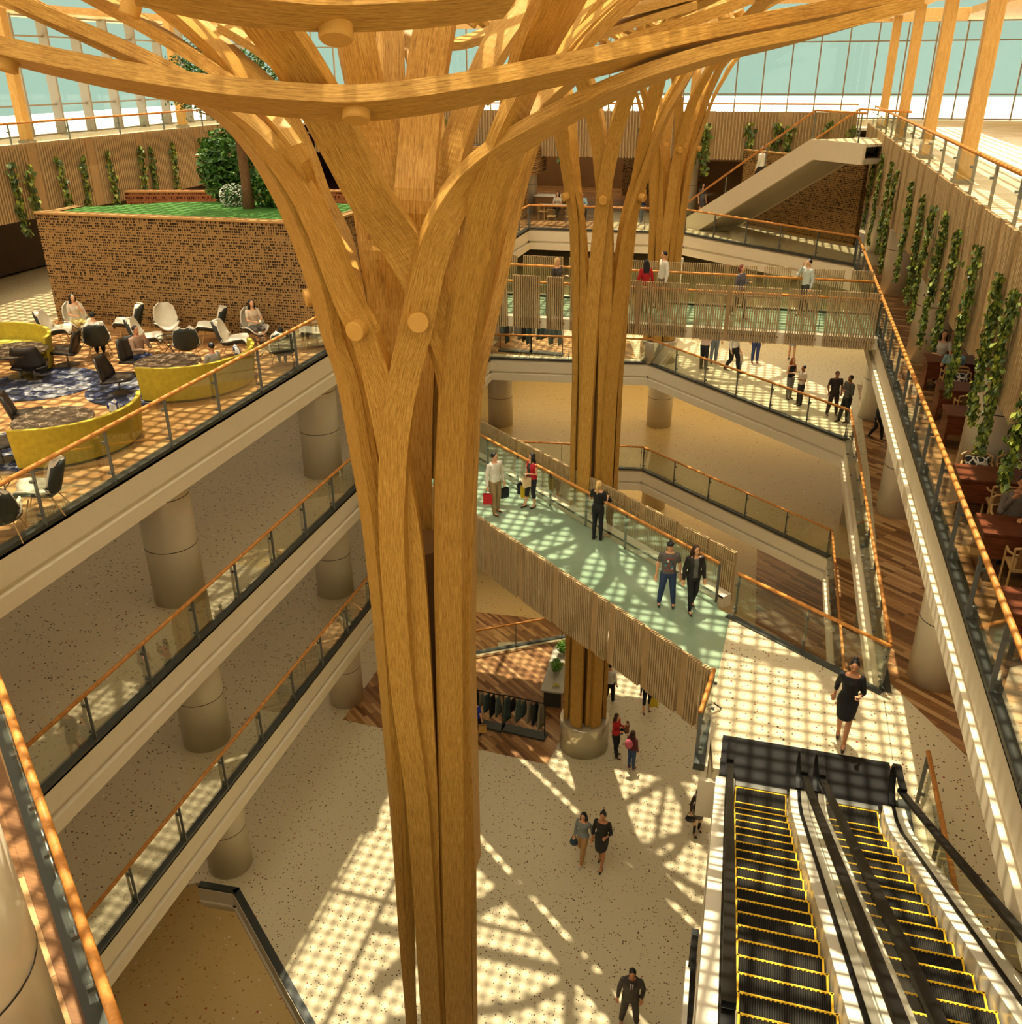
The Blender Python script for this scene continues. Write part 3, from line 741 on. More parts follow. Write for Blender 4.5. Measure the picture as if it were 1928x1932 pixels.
# diagonal broad beam from behind the front dowel up to the left
tb([(868, 1100), (868, 900), (862, 770), (845, 660), (790, 520), (750, 448, 9.8), (700, 375, 9.3), (650, 280, 8.8), (600, 185, 8.3), (548, 100, 7.9), (490, 20, 7.5), (450, -40, 7.2)], w=.44, off=-.04)
# inner faces of the beams on the far side
tb([(770, 900, 'b'), (768, 760, 'b'), (762, 600, 'b'), (748, 430, 11.9), (722, 300, 11.6), (697, 200, 11.3), (676, 100, 11.0), (655, -20, 10.8)], w=.46)
tb([(760, 900, 'b'), (762, 700, 'b'), (760, 520, 12.4), (748, 360, 12.2), (742, 250, 12.1), (738, 140, 12.0), (736, 40, 12.0), (734, -30, 12)], w=.36)
tb([(800, 900, 'b'), (796, 700, 'b'), (790, 540, 'b'), (782, 400, 11.6), (790, 280, 11.5), (804, 150, 11.3), (822, 40, 11.1), (832, -30, 11)], w=.5)
tb([(815, 700, 'b'), (825, 560, 'b'), (838, 440, 'b'), (852, 350, 12.4), (866, 270, 12.3), (888, 190, 12.2), (918, 120, 12.2), (950, 50, 12.3), (975, -10, 12.4)], w=.36)
tb([(700, 900, 'b'), (705, 700, 'b'), (715, 560, 'b'), (705, 460, 'b'), (690, 380, 12.6), (660, 300, 12.8), (620, 215, 13.0), (560, 140, 13.2), (500, 90, 13.4), (430, 50, 13.6)], w=.4)
tb([(735, 800, 'b'), (735, 640, 'b'), (730, 520, 'b'), (720, 420, 'b'), (700, 320, 'b'), (660, 230, 'b')], w=.5)
tb([(690, 800, 'b'), (680, 660, 'b'), (660, 540, 'b'), (640, 450, 12.9), (600, 370, 13.2), (575, 300, 13.3), (545, 235, 13.4), (500, 165, 13.5), (440, 110, 13.6), (380, 55, 13.8), (320, 0, 14)], w=.36)
tb([(650, 700, 'b'), (640, 600, 'b'), (625, 500, 'b'), (600, 420, 'b'), (580, 350, 13.8), (560, 260, 13.9)], w=.36)
# far side beams that carry on outwards
for az, s in ((.9, 1), (1.5, -1), (2.2, 1), (2.2, -1), (1.2, -1), (.4, -1), (-.1, 1)):
    gen_beam(T1, az, s, -12.0, t1, 1.0)
# hoops of the canopy
H1 = tb([(-60, 70, 7.9), (0, 93, 8.0), (150, 128, 8.0), (300, 157, 8.0), (450, 180, 8.0), (640, 195, 8.0), (760, 188, 8.05), (900, 166, 8.2), (1060, 132, 8.6), (1200, 100, 9.0), (1350, 66, 9.5), (1500, 34, 10.0), (1700, -8, 10.7)], w=.40, th=.15, phi=1.12)
H2 = tb([(250, -40, 5.9), (400, -8, 6.0), (520, 8, 6.1), (640, 14, 6.3), (800, 8, 6.5), (960, -10, 6.8)], w=.34, th=.16, phi=1.05)
tb([(1000, 60, 14), (1090, 30, 15), (1180, 20, 16), (1300, -10, 17)], w=.36)
tb([(650, 70, 15), (700, 60, 15), (770, 75, 15.5), (850, 85, 16), (930, 60, 17), (1010, 20, 18)], w=.36)
tb([(905, 190, 15), (940, 150, 15), (1000, 115, 15.2), (1080, 80, 15.6), (1180, 45, 16.2), (1300, 10, 17)], w=.4)
def dw(px, py, dep, n, r=.13, l=.34): dowel(T1, atd(px, py, dep), n, r, l, t1)
out = lambda px, py, dep: Vector((atd(px, py, dep).x - T1[0], atd(px, py, dep).y - T1[1], 0)).normalized()
p = surf(787, 604, off=.12); dowel(T1, p, (p.x - T1[0], p.y - T1[1], -.0), .118, .3, t1)
p = surf(680, 618, off=.02); dowel(T1, p, (p.x - T1[0], p.y - T1[1], -.15), .118, .3, t1)
p = surf(590, 560, off=.0); dowel(T1, p, (p.x - T1[0], p.y - T1[1], -.15), .11, .2, t1)
p = surf(905, 480, off=.0); dowel(T1, p, (p.x - T1[0], p.y - T1[1], -.15), .09, .2, t1)
dw(672, 206, 8.0, out(672, 206, 8) * .42 - Vector((0, 0, .9)), .122, .2)
dw(633, 26, 6.4, out(633, 26, 6.4) * .4 - Vector((0, 0, .92)), .122, .36)
dw(8, 104, 8.0, out(8, 104, 8) * .3 - Vector((0, 0, .95)), .12, .26)
dw(250, 2, 9.2, out(250, 2, 9.2) * .4 - Vector((0, 0, .9)), .1, .3)
mb = MB(); mb.lathe([(.4, Z0 + 1.25), (.4, -6.0)], (0, 0, 0), 12, M['brown_wall']); mb.build('core', None, t1)
pedestal(T1[0], T1[1], Z0, 1.2, 'round plinth under the near timber column')
# ================================================================= bridges with slatted sides
def bridge(A, B, C, D, z, label, ztop_n, zbot_n, ztop_f, zbot_f, kerb=.32, seed=1, rail_to=None, sizes=(.42, .9, 1.25, 1.5), gaps=(.0, .0, .0), bw=.2, rail_in=.42, near_rail=True):
    """deck between near edge A-B and far edge C-D (plan points), slat runs on both sides"""
    R_ = random.Random(seed)
    root = empty('glass_bridge', (A[0], A[1], z), label=label, cat='bridge', group='glass decked bridges')
    o = Vector((A[0], A[1], z)); A, B, C, D = [Vector((p[0], p[1], z)) for p in (A, B, C, D)]
    tn = (B - A).normalized(); nn = Vector((-tn.y, tn.x, 0))
    if nn.dot(C - A) < 0: nn = -nn
    mb = MB(); mb.prism([(q.x - o.x, q.y - o.y) for q in (A + nn * (kerb - .1), B + nn * (kerb - .1), D - nn * (kerb - .1), C - nn * (kerb - .1))], -.06, -.006, M['glass_floor']); mb.build('glass_deck', None, root)
    for p, q, s in ((A, B, 1), (C, D, -1)):
        mb = MB(); a = p - o + nn * s * .14; b = q - o + nn * s * .14
        mb.bar(a + Vector((0, 0, -.12)), b + Vector((0, 0, -.12)), .3, .34, m=M['white']); mb.bar(a + nn * s * .17 + Vector((0, 0, .03)), b + nn * s * .17 + Vector((0, 0, .03)), .02, .05, m=M['black'])
        mb.build('edge_beam', None, root)
    for p, q, s, z0, z1 in ((A, B, -1, zbot_n, ztop_n), (C, D, 1, zbot_f, ztop_f)):
        L = (q - p).length; t = (q - p) / L; ang = math.atan2(t.y, t.x); u = 0; n = nn * s
        while u < L - .1:
            w = min(R_.choice(sizes), L - u)
            mb = MB(); k = max(1, int(w / .07))
            for i in range(k):
                c = p - o + t * (u + .07 * (i + .5)) + n * .06; c.z = (z0 + z1) / 2 - z
                mb.box(c, (.04, .11, z1 - z0), ang, M['slat'])
            for zz in (z0 + .2, z1 - .3):
                c = p - o + t * (u + w / 2) + n * .01; c.z = zz - z; mb.box(c, (w, .02, .05), ang, M['board'])
            mb.build('slat_panel', None, root)
            u += w
            g = R_.choice(gaps)
            if g > .01: u += g
            elif u < L - .5:
                c = p - o + t * (u + bw / 2) + n * .05; c.z = (z0 + z1) / 2 - z
                mb = MB(); mb.box(c, (bw, .05, z1 - z0), ang, M['board']); mb.build('smooth_board', None, root); u += bw
        inn = -n
        if s == -1 and not near_rail: continue
        a = p - o + inn * rail_in; b = q - o + inn * rail_in
        hr = MB(); hr.tube([a + Vector((0, 0, 1.1)), b + Vector((0, 0, 1.1))], .042, 10, M['rail_wood']); hr.build('handrail', None, root, True)
        g = MB(); g.bar(a + inn * .05 + Vector((0, 0, .55)), b + inn * .05 + Vector((0, 0, .55)), .012, .95, m=M['glass']); g.build('glass_pane', None, root)
        k = max(2, round(L / 1.75))
        for i in range(k + 1):
            c = a + (b - a) * (i / k); m_ = MB(); m_.box(c + Vector((0, 0, .55)), (.02, .08, 1.1), ang, M['steel']); m_.build('post', None, root)
    return root
bridge((-12, 28.8), (XR, 28.8), (-12, 32.3), (XR, 32.3), Z3, 'upper glass bridge with upright beige slats crossing to the restaurant side', -5.95, -7.64, -6.0, -7.7, seed=4, sizes=(.6, .95, 1.5, 2.1), gaps=(.17, .17, .0), bw=.14)
bridge((-12, 25.8), (-.12, 15.9), (-12, 31.0), (.02, 20.95), Z2, 'lower glass bridge with sunlit green deck leading to the escalator landing', -11.0, -12.62, -10.95, -12.4, seed=9, kerb=.6, rail_in=.55, near_rail=False, sizes=(.42, .95, 1.3), bw=.2)
# ================================================================= escalators
k = NT('tread'); v = k.coord('Object'); wv = k.node('ShaderNodeTexWave', bands_direction='X'); wv.inputs['Scale'].default_value = 14; k.link(v, wv.inputs['Vector'])
k.link(k.ramp(wv.outputs[1], [(.2, srgb(16, 14, 12)), (.8, srgb(44, 40, 33))]), k.b.inputs['Base Color']); k.b.inputs['Roughness'].default_value = .75; k.b.inputs['Specular IOR Level'].default_value = .1; M['tread'] = k.m
M['yellow'] = plain('yellow', srgb(232, 182, 20), .5, var=.02)
M['yellow_sofa'] = None
def esc_profile(off, y0, y1, ytop=3.4):
    """points (y,z) of a line running 'off' above the step line"""
    ys, zs = 13.35, Z2; ye, ze = 13.35 - (Z3 - Z2) / .577, Z3
    return [(y0, zs + off), (ys + .45, zs + off), (ys + .0, zs + off + .09), (ys - .5, zs + off + .3), (ye + .5, ze + off - .3), (ye, ze + off - .08), (ye - .5, ze + off), (ytop, ze + off)]
def escalator(x0, x1, label, bl, br):
    root = empty('escalator', ((x0 + x1) / 2, 14.0, Z2), label=label, cat='escalator', group='pair of escalators at the landing')
    o = Vector(((x0 + x1) / 2, 14.0, Z2)); W = x1 - x0
    def b(name, mb, sm=False):
        mb.v = [(p[0] - o.x, p[1] - o.y, p[2] - o.z) for p in mb.v]; return mb.build(name, None, root, sm)
    mb = MB(); mb.box(((x0 + x1) / 2, 14.66, Z2 + .012), (W + .62, 1.3, .03), m=M['black']); b('landing_plate', mb)
    mb = MB(); mb.box(((x0 + x1) / 2, 13.96, Z2 + .015), (W, .12, .03), m=M['steel']); b('comb_plate', mb)
    run = .40; 
    for i in range(22):
        if i < 2: y = 13.7 - run * i; z = Z2 + .0
        else: y = 13.7 - run * i; z = Z2 + min((i - 1) * run * .577, Z3 - Z2)
        mb = MB(); mb.box(((x0 + x1) / 2, y, z - .11), (W, run, .22), m=M['tread'])
        mb.box(((x0 + x1) / 2, y + run / 2 - .012, z + .003), (W, .018, .012), m=M['yellow'])
        for x in (x0 + .018, x1 - .018): mb.box((x, y, z + .003), (.022, run, .012), m=M['yellow'])
        q = 0
        while q < W - .06: 
            mb.box((x0 + .05 + q, y + run / 2 - .024, z + .004), (.018, .016, .01), m=M['yellow']); q += .045
        b('step', mb)
    def band(xa, xb, off, h, mat, name, y0=14.05, yt=3.4):
        P = esc_profile(off, y0, 0, yt); mb = MB(); V = []
        for y, z in P: V += [(xa, y, z), (xb, y, z), (xb, y, z - h), (xa, y, z - h)]
        F = [(i * 4 + q, i * 4 + (q + 1) % 4, (i + 1) * 4 + (q + 1) % 4, (i + 1) * 4 + q) for i in range(len(P) - 1) for q in range(4)]
        F += [(3, 2, 1, 0), tuple(len(V) - 4 + q for q in range(4))]
        mb.add(V, F, mat); return b(name, mb)
    for (xa, xb, xr) in (bl, br):
        band(xa, xb, .26, .55, M['white_gloss'], 'skirt', 13.75)
        band(xr - .03, xr + .03, .275, .02, M['black'], 'seal_strip', 13.75)
        # glass between skirt and handrail
        P = esc_profile(.26, 13.85, 0); Q = esc_profile(.9, 13.85, 0); mb = MB(); V = []
        for (y, z), (y2, z2) in zip(P, Q): V += [(xr, y, z), (xr, y2, z2)]
        mb.add(V, [(2 * i, 2 * i + 2, 2 * i + 3, 2 * i + 1) for i in range(len(P) - 1)], M['glass']); b('glass_pane', mb)
        H = esc_profile(.95, 14.0, 0)
        pts = [(xr, 13.85, Z2 + .24), (xr, 14.1, Z2 + .28), (xr, 14.27, Z2 + .42), (xr, 14.34, Z2 + .6), (xr, 14.27, Z2 + .8), (xr, 14.08, Z2 + .93)] + [(xr, y, z) for y, z in H[1:]]
        C = catmull(pts, 5); mb = MB(); V = []
        for i, p in enumerate(C):
            t = (C[min(i + 1, len(C) - 1)] - C[max(i - 1, 0)]).normalized(); n = Vector((0, -t.z, t.y)); 
            if n.length < .1: n = Vector((0, 0, 1))
            s = Vector((.055, 0, 0)); nn_ = n.normalized() * .03
            V += [p - s + nn_, p + s + nn_, p + s - nn_, p - s - nn_]
        F = [(i * 4 + q, i * 4 + (q + 1) % 4, (i + 1) * 4 + (q + 1) % 4, (i + 1) * 4 + q) for i in range(len(C) - 1) for q in range(4)] + [(3, 2, 1, 0)]
        mb.add(V, F, M['black']); b('handrail', mb)
        mb = MB(); mb.add([(xr, 13.8, Z2 + .26), (xr, 14.1, Z2 + .32), (xr, 14.28, Z2 + .6), (xr, 14.08, Z2 + .88), (xr, 13.8, Z2 + .92)], [(0, 1, 2, 3, 4)], M['glass']); b('newel_pane', mb)
    # enclosed body under the steps
    P = esc_profile(-.12, 14.1, 0); mb = MB(); V = []
    xa, xb = bl[0], br[1]
    for y, z in P: V += [(xa, y, z), (xb, y, z), (xb, y, z - .85), (xa, y, z - .85)]
    F = [(i * 4 + q, i * 4 + (q + 1) % 4, (i + 1) * 4 + (q + 1) % 4, (i + 1) * 4 + q) for i in range(len(P) - 1) for q in range(4)] + [(3, 2, 1, 0), tuple(len(V) - 4 + q for q in range(4))]
    mb.add(V, F, M['white']); b('truss', mb)
    return root
escalator(.48, 1.42, 'left escalator with black steps edged in yellow', (.12, .46, .33), (1.44, 1.74, 1.6))
escalator(2.08, 3.02, 'right escalator with black steps edged in yellow', (1.76, 2.06, 1.9), (3.04, 3.42, 3.22))
# ================================================================= hanging vines
def vine_mesh(name, L, n, wid=.16, leaf=.085, seed=0, mat='leaf'):
    R_ = random.Random(seed); mb = MB()
    P = [Vector((0, 0, 0))]
    while P[-1].z > -L:
        P.append(P[-1] + Vector((R_.uniform(-.05, .05), R_.uniform(-.03, .03), -.25)))
    mb.tube(P, .008, 5, M['leaf_dark'])
    for i in range(n):
        u = R_.random(); q = P[min(int(u * (len(P) - 1)), len(P) - 2)].lerp(P[min(int(u * (len(P) - 1)) + 1, len(P) - 1)], R_.random())
        tw = wid * (1.0 - .5 * max(0, u - .6)) * (1 if u > .06 else .6)
        c = q + Vector((R_.gauss(0, tw * .55), abs(R_.gauss(0, .05)) * -1, R_.uniform(-.05, .05)))
        s = leaf * R_.uniform(.6, 1.25); m_ = Euler((R_.uniform(-.9, .5), R_.uniform(-.6, .6), R_.uniform(-1.2, 1.2))).to_matrix()
        mb.add([c + m_ @ Vector(p) * s for p in ((0, 0, .5), (-.42, -.12, .1), (-.3, -.06, -.35), (0, .0, -.75), (.3, -.06, -.35), (.42, -.12, .1), (0, 0, -.1))],
               [(0, 1, 6), (1, 2, 6), (2, 3, 6), (3, 4, 6), (4, 5, 6), (5, 0, 6)], M[mat])
    return mb.mesh(name)
def vine(p, L, rz, label, grp, dens=95, leaf=.085, seed=0, wid=.16, mat='leaf'):
    o = mesh_obj('ivy_vine', vine_mesh('ivy_vine', L, int(L * dens), wid, leaf, seed, mat), None, p, (0, 0, rz)); tag(o, label, 'vine', grp); return o
RV = [((1640, 262), 400), ((1655, 284), 420), ((1668, 292), 455), ((1686, 306), 470), ((1697, 322), 505), ((1722, 345), 520), ((1745, 372), 560), ((1768, 392), 600), ((1788, 405), 640), ((1815, 436), 655), ((1852, 470), 720), ((1893, 522), 790), ((1922, 548), 850), ((1990, 600), 900)]
for i, (tp, by) in enumerate(RV):
    p = atx(tp[0], tp[1], 3.7); bx = 982 + (tp[0] - 982) * (4550 - by) / (4550 - tp[1]); zb = (ray(bx, by) * (3.7 / ray(bx, by).x)).z
    wh = ['farthest on the right panels, beside the stair landing', 'second from the far end of the right panels', 'third from the far end of the right panels', 'fourth from the far end of the right panels', 'fifth from the far end of the right panels', 'sixth from the far end, over the round columns', 'seventh from the far end of the right panels', 'eighth from the far end of the right panels', 'ninth from the far end of the right panels', 'tenth from the far end, short one above the dining tables', 'fourth from the near end, thick and hanging below its panel', 'third from the near end over the big column', 'second from the near end trailing in front of the big column', 'nearest one, hanging over the table with cushions'][i]
    vine((3.7, p.y, p.z), max(.8, p.z - zb), PI / 2 * -1, 'green ivy vine ' + wh, 'ivy vines on the right panels', dens=330 if i > 5 else 200, leaf=.085 if i > 5 else .095, seed=i, wid=.27)
LV = [((20, 308), 445), ((50, 310), 422), ((104, 297), 425), ((154, 297), 390), ((200, 288), 382), ((262, 277), 368), ((281, 279), 368), ((322, 271), 365), ((375, 262), 365), ((414, 262), 300)]
for i, (tp, by) in enumerate(LV):
    p = atx(tp[0], tp[1], -26.1); bx = 982 + (tp[0] - 982) * (4550 - by) / (4550 - tp[1]); d = ray(bx, by); zb = (d * (-26.1 / d.x)).z
    wh = ['nearest on the left panels, hanging past the panel foot', 'second on the left panels from the near end', 'third on the left panels, reaching down over the lattice box', 'fourth on the left panels', 'fifth on the left panels', 'sixth on the left panels, one of a close pair', 'seventh on the left panels, one of a close pair', 'eighth on the left panels', 'ninth on the left panels, beside the broad shrub', 'last on the left panels, half behind the shrub'][i]
    vine((-26.08, p.y, p.z), p.z - zb, PI / 2, 'slim ivy vine ' + wh, 'ivy vines on the left panels', dens=70, leaf=.16, seed=40 + i, wid=.2)
for i, (x, a, b_) in enumerate([(838, 226, 262), (880, 230, 262), (1010, 268, 302), (1063, 250, 300), (1216, 235, 300), (1315, 238, 300), (1337, 231, 322), (1416, 234, 302), (1468, 234, 305), (1490, 240, 290), (1563, 231, 251), (1612, 238, 258)]):
    p = aty(x, a, 51.4); q = aty(x, b_, 51.4)
    vine((p.x, 51.42, p.z), p.z - q.z, 0, 'small ivy vine on the far slat panels', 'ivy vines on the far panels', dens=45, leaf=.22, seed=60 + i, wid=.22)

mb = MB(); mb.prism([(-.15, 15.95), (.06, 20.0), (-.5, 20.4), (-1.1, 17.0)], Z2 - .07, Z2 - .009, M['glass_floor']); struct('floor', mb)
# head of the flight below, glimpsed between the trunk and the escalator body
a_, b_ = atz(1311, 1768, -13.6), atz(1302, 1925, -12.9)
r = empty('lower_escalator', (a_.x, a_.y, a_.z), label='black handrail end of the lower escalator beside the white escalator side', cat='escalator')
mb = MB(); q = b_ - a_; mb.bar((0, 0, 0), tuple(q * 1.6), .09, .07, m=M['black']); mb.box((0, 0, -.3), (.12, .35, .6), m=M['black']); mb.build('handrail', None, r)
mb = MB(); mb.bar((0, -.1, -.9), tuple(q * 1.6 + Vector((0, 0, -.9))), .2, .6, m=M['white_gloss']); mb.build('skirt', None, r)
# ================================================================= people
_mats = {}
def cm(rgb, rough=.75):
    key = (rgb, rough)
    if key not in _mats: _mats[key] = plain('cloth_%d_%d_%d' % rgb, srgb(*rgb), rough, var=.08, scale=12)
    return _mats[key]
SKIN = {'a': cm((214, 160, 118), .5), 'b': cm((190, 132, 92), .5), 'c': cm((150, 98, 64), .5)}
BLK, DGR, WHT, JEAN, NAVY = (26, 24, 24), (62, 60, 60), (222, 214, 198), (52, 70, 104), (30, 38, 66)
def remesh(mb, vox, smooth=2):
    me = mb.mesh('tmp'); ob = bpy.data.objects.new('tmp', me); COL.objects.link(ob)
    r = ob.modifiers.new('r', 'REMESH'); r.mode = 'VOXEL'; r.voxel_size = vox; r.use_smooth_shade = True
    if smooth: s = ob.modifiers.new('s', 'SMOOTH'); s.iterations = smooth; s.factor = .5
    dg = bpy.context.evaluated_depsgraph_get(); out = bpy.data.meshes.new_from_object(ob.evaluated_get(dg))
    bpy.data.objects.remove(ob); bpy.data.meshes.remove(me); return out
def ring_loft(mb, rings, n=14):
    """rings: (center, rx, ry, yaw)"""
    V = []; F = []
    for c, rx, ry in rings:
        for k_ in range(n):
            a = 2 * PI * k_ / n; V.append((c[0] + rx * math.cos(a), c[1] + ry * math.sin(a), c[2]))
    for i in range(len(rings) - 1):
        for k_ in range(n): F.append((i * n + k_, i * n + (k_ + 1) % n, (i + 1) * n + (k_ + 1) % n, (i + 1) * n + k_))
    F += [tuple(range(n))[::-1], tuple((len(rings) - 1) * n + k_ for k_ in range(n))]
    mb.add(V, F)
def limb(mb, pts, rs, n=10):
    mb.tube(pts, rs, n)
    for p, r in zip(pts, rs): mb.ell(p, (r, r, r), 8, 6)
def mix_ring(rings, z):
    if z <= rings[0][0]: return rings[0][1:]
    for a, b in zip(rings, rings[1:]):
        if z <= b[0]:
            t = (z - a[0]) / (b[0] - a[0]); return tuple(lerp(a[i], b[i], t) for i in (1, 2, 3))
    return rings[-1][1:]
ARM = {  # elbow, wrist relative to the shoulder for the +x arm (facing -y)
    'down': ((.06, .02, -.28), (.07, -.05, -.52)), 'hold': ((.07, .02, -.28), (.09, -.03, -.54)), 'bend': ((.06, .0, -.28), (.0, -.22, -.22)),
    'fwd': ((.07, .03, -.27), (.04, -.2, -.34)), 'phone': ((.14, -.1, -.2), (.0, -.1, .1)), 'cross': ((.05, -.03, -.28), (-.16, -.17, -.22)),
    'hip': ((.18, .05, -.22), (.05, -.02, -.42)), 'chin': ((.02, -.2, -.24), (-.1, -.24, .02)), 'swf': ((.04, -.1, -.27), (.03, -.26, -.44)), 'swb': ((.05, .12, -.26), (.07, .14, -.5)),
    'table': ((.05, -.12, -.25), (-.06, -.33, -.24)), 'pocket': ((.08, .04, -.28), (.05, -.04, -.48)), 'rail': ((.1, -.06, -.26), (.0, -.26, -.3)), 'back': ((.08, .06, -.28), (-.06, .12, -.5))}
def person(feet, h, rz, label, sex='f', pose='stand', arms=('down', 'down'), top=('long', BLK), bottom=('trousers', BLK), shoes=BLK, hair=('short', BLK), skin='a', grp=None, vox=.012, lean=0.0, headyaw=0.0, jacket=None, belly=1.0, tee=False, sole=None):
    f = sex == 'f'; s_ = h / 1.75
    root = empty('person', feet, rz, label=label, cat='person', group=grp)
    sh = .16 if f else .188; hipw = .09; zs = 1.405
    sit = pose == 'sit'
    dz = -.43 if sit else 0.0                             # pelvis drop
    U = lambda x, y, z: Vector((x, y + lean * max(0, z - .9) - (0), z + (dz if z > .6 or not sit else 0)))
    if f: R = [(.84, 0, .12, .10), (.92, 0, .17, .118), (1.0, 0, .155, .11), (1.1, 0, .122, .092), (1.2, 0, .132, .1), (1.3, -.012, .15, .118), (1.38, 0, .155, .095), (1.44, .0, .13, .075), (1.475, 0, .055, .055)]
    else: R = [(.84, 0, .13, .10), (.93, 0, .165, .118), (1.02, 0, .152, .112 * belly), (1.12, 0, .152, .108 * belly), (1.24, 0, .168, .115), (1.34, 0, .18, .118), (1.41, 0, .17, .1), (1.455, 0, .13, .08), (1.485, 0, .062, .062)]
    def torso(mb, e, z0, z1, flare=0):
        zz = [z0] + [r[0] for r in R if z0 < r[0] < z1] + [z1]
        rings = []
        for z in zz:
            cy, rx, ry = mix_ring([(r[0], r[1], r[2], r[3]) for r in R], z); fl = flare * max(0, (1.05 - z) / .2)
            rings.append((U(0, cy, z), rx + e + fl, ry + e + fl))
        ring_loft(mb, rings)
    # legs
    if pose == 'walk' and bottom[0] == 'dress': L = [((.08, -.01, .9), (.075, -.08, .5), (.06, -.15, .09)), ((-.08, .01, .9), (-.075, .03, .49), (-.06, .17, .12))]
    elif pose == 'walk': L = [((.085, -.03, .9), (.085, -.16, .50), (.08, -.22, .09)), ((-.085, .02, .9), (-.085, .02, .49), (-.08, .24, .14))]
    elif pose == 'walk2': L = [((.085, .02, .9), (.085, .0, .49), (.08, .18, .12)), ((-.085, -.03, .9), (-.085, -.14, .50), (-.08, -.16, .09))]
    elif pose == 'wide': L = [((.09, 0, .9), (.13, -.02, .49), (.17, .0, .09)), ((-.09, 0, .9), (-.13, -.02, .49), (-.17, .02, .09))]
    elif pose == 'relax': L = [((.09, 0, .9), (.1, -.03, .49), (.1, .02, .09)), ((-.09, 0, .9), (-.12, -.08, .50), (-.13, -.14, .09))]
    elif sit: L = [((.085, 0, .49), (.11, -.43, .50), (.11, -.46, .09)), ((-.085, 0, .49), (-.1, -.43, .50), (-.08, -.38, .09))]
    else: L = [((.085, 0, .9), (.09, -.02, .49), (.09, .01, .09)), ((-.085, 0, .9), (-.09, -.02, .49), (-.1, -.02, .09))]
    lr = (.083, .054, .038) if f else (.088, .058, .042)
    def leg(mb, j, e, stop=1.0):
        P = [Vector(j[0]), Vector(j[0]).lerp(Vector(j[1]), .5), Vector(j[1]), Vector(j[1]).lerp(Vector(j[2]), .33) + Vector((0, .014, 0)), Vector(j[2])]
        r = [lr[0], lr[0] * .84, lr[1], lr[1] * .98, lr[2] * .9]
        if stop < 1:
            k_ = max(1, int(round(stop * 4))); P = P[:k_ + 1]; r = r[:k_ + 1]
        limb(mb, P, [q + e for q in r])
    # body
    b = MB(); torso(b, 0, .84, R[-1][0])
    nk = U(0, .0, 1.46); hd = U(0, -.018, 1.62); hy = Matrix.Rotation(headyaw, 3, 'Z')
    limb(b, [nk, U(0, -.005, 1.55)], [.052 if f else .06, .05 if f else .056])
    H = lambda x, y, z: hd + hy @ Vector((x, y, z))
    b.ell(H(0, .012, .02), (.074, .092, .098), 16, 12); b.ell(H(0, -.03, -.045), (.052, .056, .058), 12, 8); b.ell(H(0, -.088, -.012), (.012, .018, .02), 8, 6)
    b.ell(H(.074, .01, -.01), (.01, .02, .028), 8, 6); b.ell(H(-.074, .01, -.01), (.01, .02, .028), 8, 6)
    for j in L:
        leg(b, j, 0)
        a = Vector(j[2]); limb(b, [a + Vector((0, .02, -.035)), a + Vector((0, -.06, -.05)), a + Vector((0, -.15, -.065))], [.036, .033, .02])
    wr = []
    for sgn, nm in ((1, arms[0]), (-1, arms[1])):
        e_, w_ = ARM[nm]; S = U(sgn * sh, 0, zs); E = S + Vector((sgn * e_[0], e_[1] + lean * -.1, e_[2])); W = S + Vector((sgn * w_[0], w_[1], w_[2]))
        wr.append((S, E, W, sgn, nm))
        ar = (.043, .036, .024) if f else (.05, .042, .028)
        limb(b, [S, E, W], ar)
        d = (W - E).normalized(); side = d.cross(Vector((0, 1, 0) if abs(d.y) < .7 else (0, 0, 1))).normalized(); nrm = d.cross(side)
        limb(b, [W, W + d * .045, W + d * .085], [.024, .03, .028], 8)
        for k_ in range(4):
            o_ = side * (.011 * (k_ * 2 - 3) * .85); ln = (.07, .08, .075, .058)[k_]
            limb(b, [W + d * .08 + o_, W + d * (.08 + ln * .55) + o_ * 1.1 + nrm * .008, W + d * (.08 + ln) + o_ * 1.1 + nrm * .026], [.0095, .009, .0075], 6)
        limb(b, [W + d * .03 + side * .026 * sgn, W + d * .065 + side * .05 * sgn, W + d * .095 + side * .052 * sgn], [.012, .0105, .009], 6)
    me = remesh(b, vox); me.materials.append(SKIN[skin]); mesh_obj('body', me, root)
    # face
    for x in (-.028, .028):
        e = MB(); e.ell(H(x, -.079, .008), (.011, .006, .006), 8, 5, cm((30, 22, 18))); e.build('eye', None, root)
    e = MB(); e.ell(H(0, -.083, -.052), (.02, .006, .006), 8, 5, cm((150, 70, 60))); e.build('mouth', None, root)
    # hair
    hm = MB(); hs, hc = hair
    hm.ell(H(0, .026, .04), (.083, .093, .088), 16, 10)
    if hs in ('long', 'bun', 'pony', 'bob'): hm.ell(H(0, .035, .0), (.086, .085, .085), 14, 8)
    if hs == 'long':
        for x in (-.05, 0, .05): limb(hm, [H(x, .05, .0), H(x * 1.3, .085, -.12), H(x * 1.2, .1, -.28), H(x * .8, .1, -.38)], [.05, .045, .04, .02])
        for x in (-.075, .075): limb(hm, [H(x, .0, .0), H(x, .0, -.12), H(x * 1.05, -.02, -.24)], [.026, .026, .014])
    if hs == 'bob':
        for x in (-.06, 0, .06): limb(hm, [H(x, .045, .0), H(x * 1.1, .05, -.1)], [.05, .035])
    if hs == 'bun': hm.ell(H(0, .06, .125), (.04, .04, .036), 10, 8)
    if hs == 'pony': limb(hm, [H(0, .1, .05), H(0, .15, -.02), H(0, .12, -.16), H(0, .11, -.26)], [.035, .04, .034, .014])
    if hs == 'cap': hm.ell(H(0, .01, .07), (.09, .1, .055), 14, 8)
    me = remesh(hm, vox * 1.1); me.materials.append(cm(hc, .45)); mesh_obj('hair', me, root)
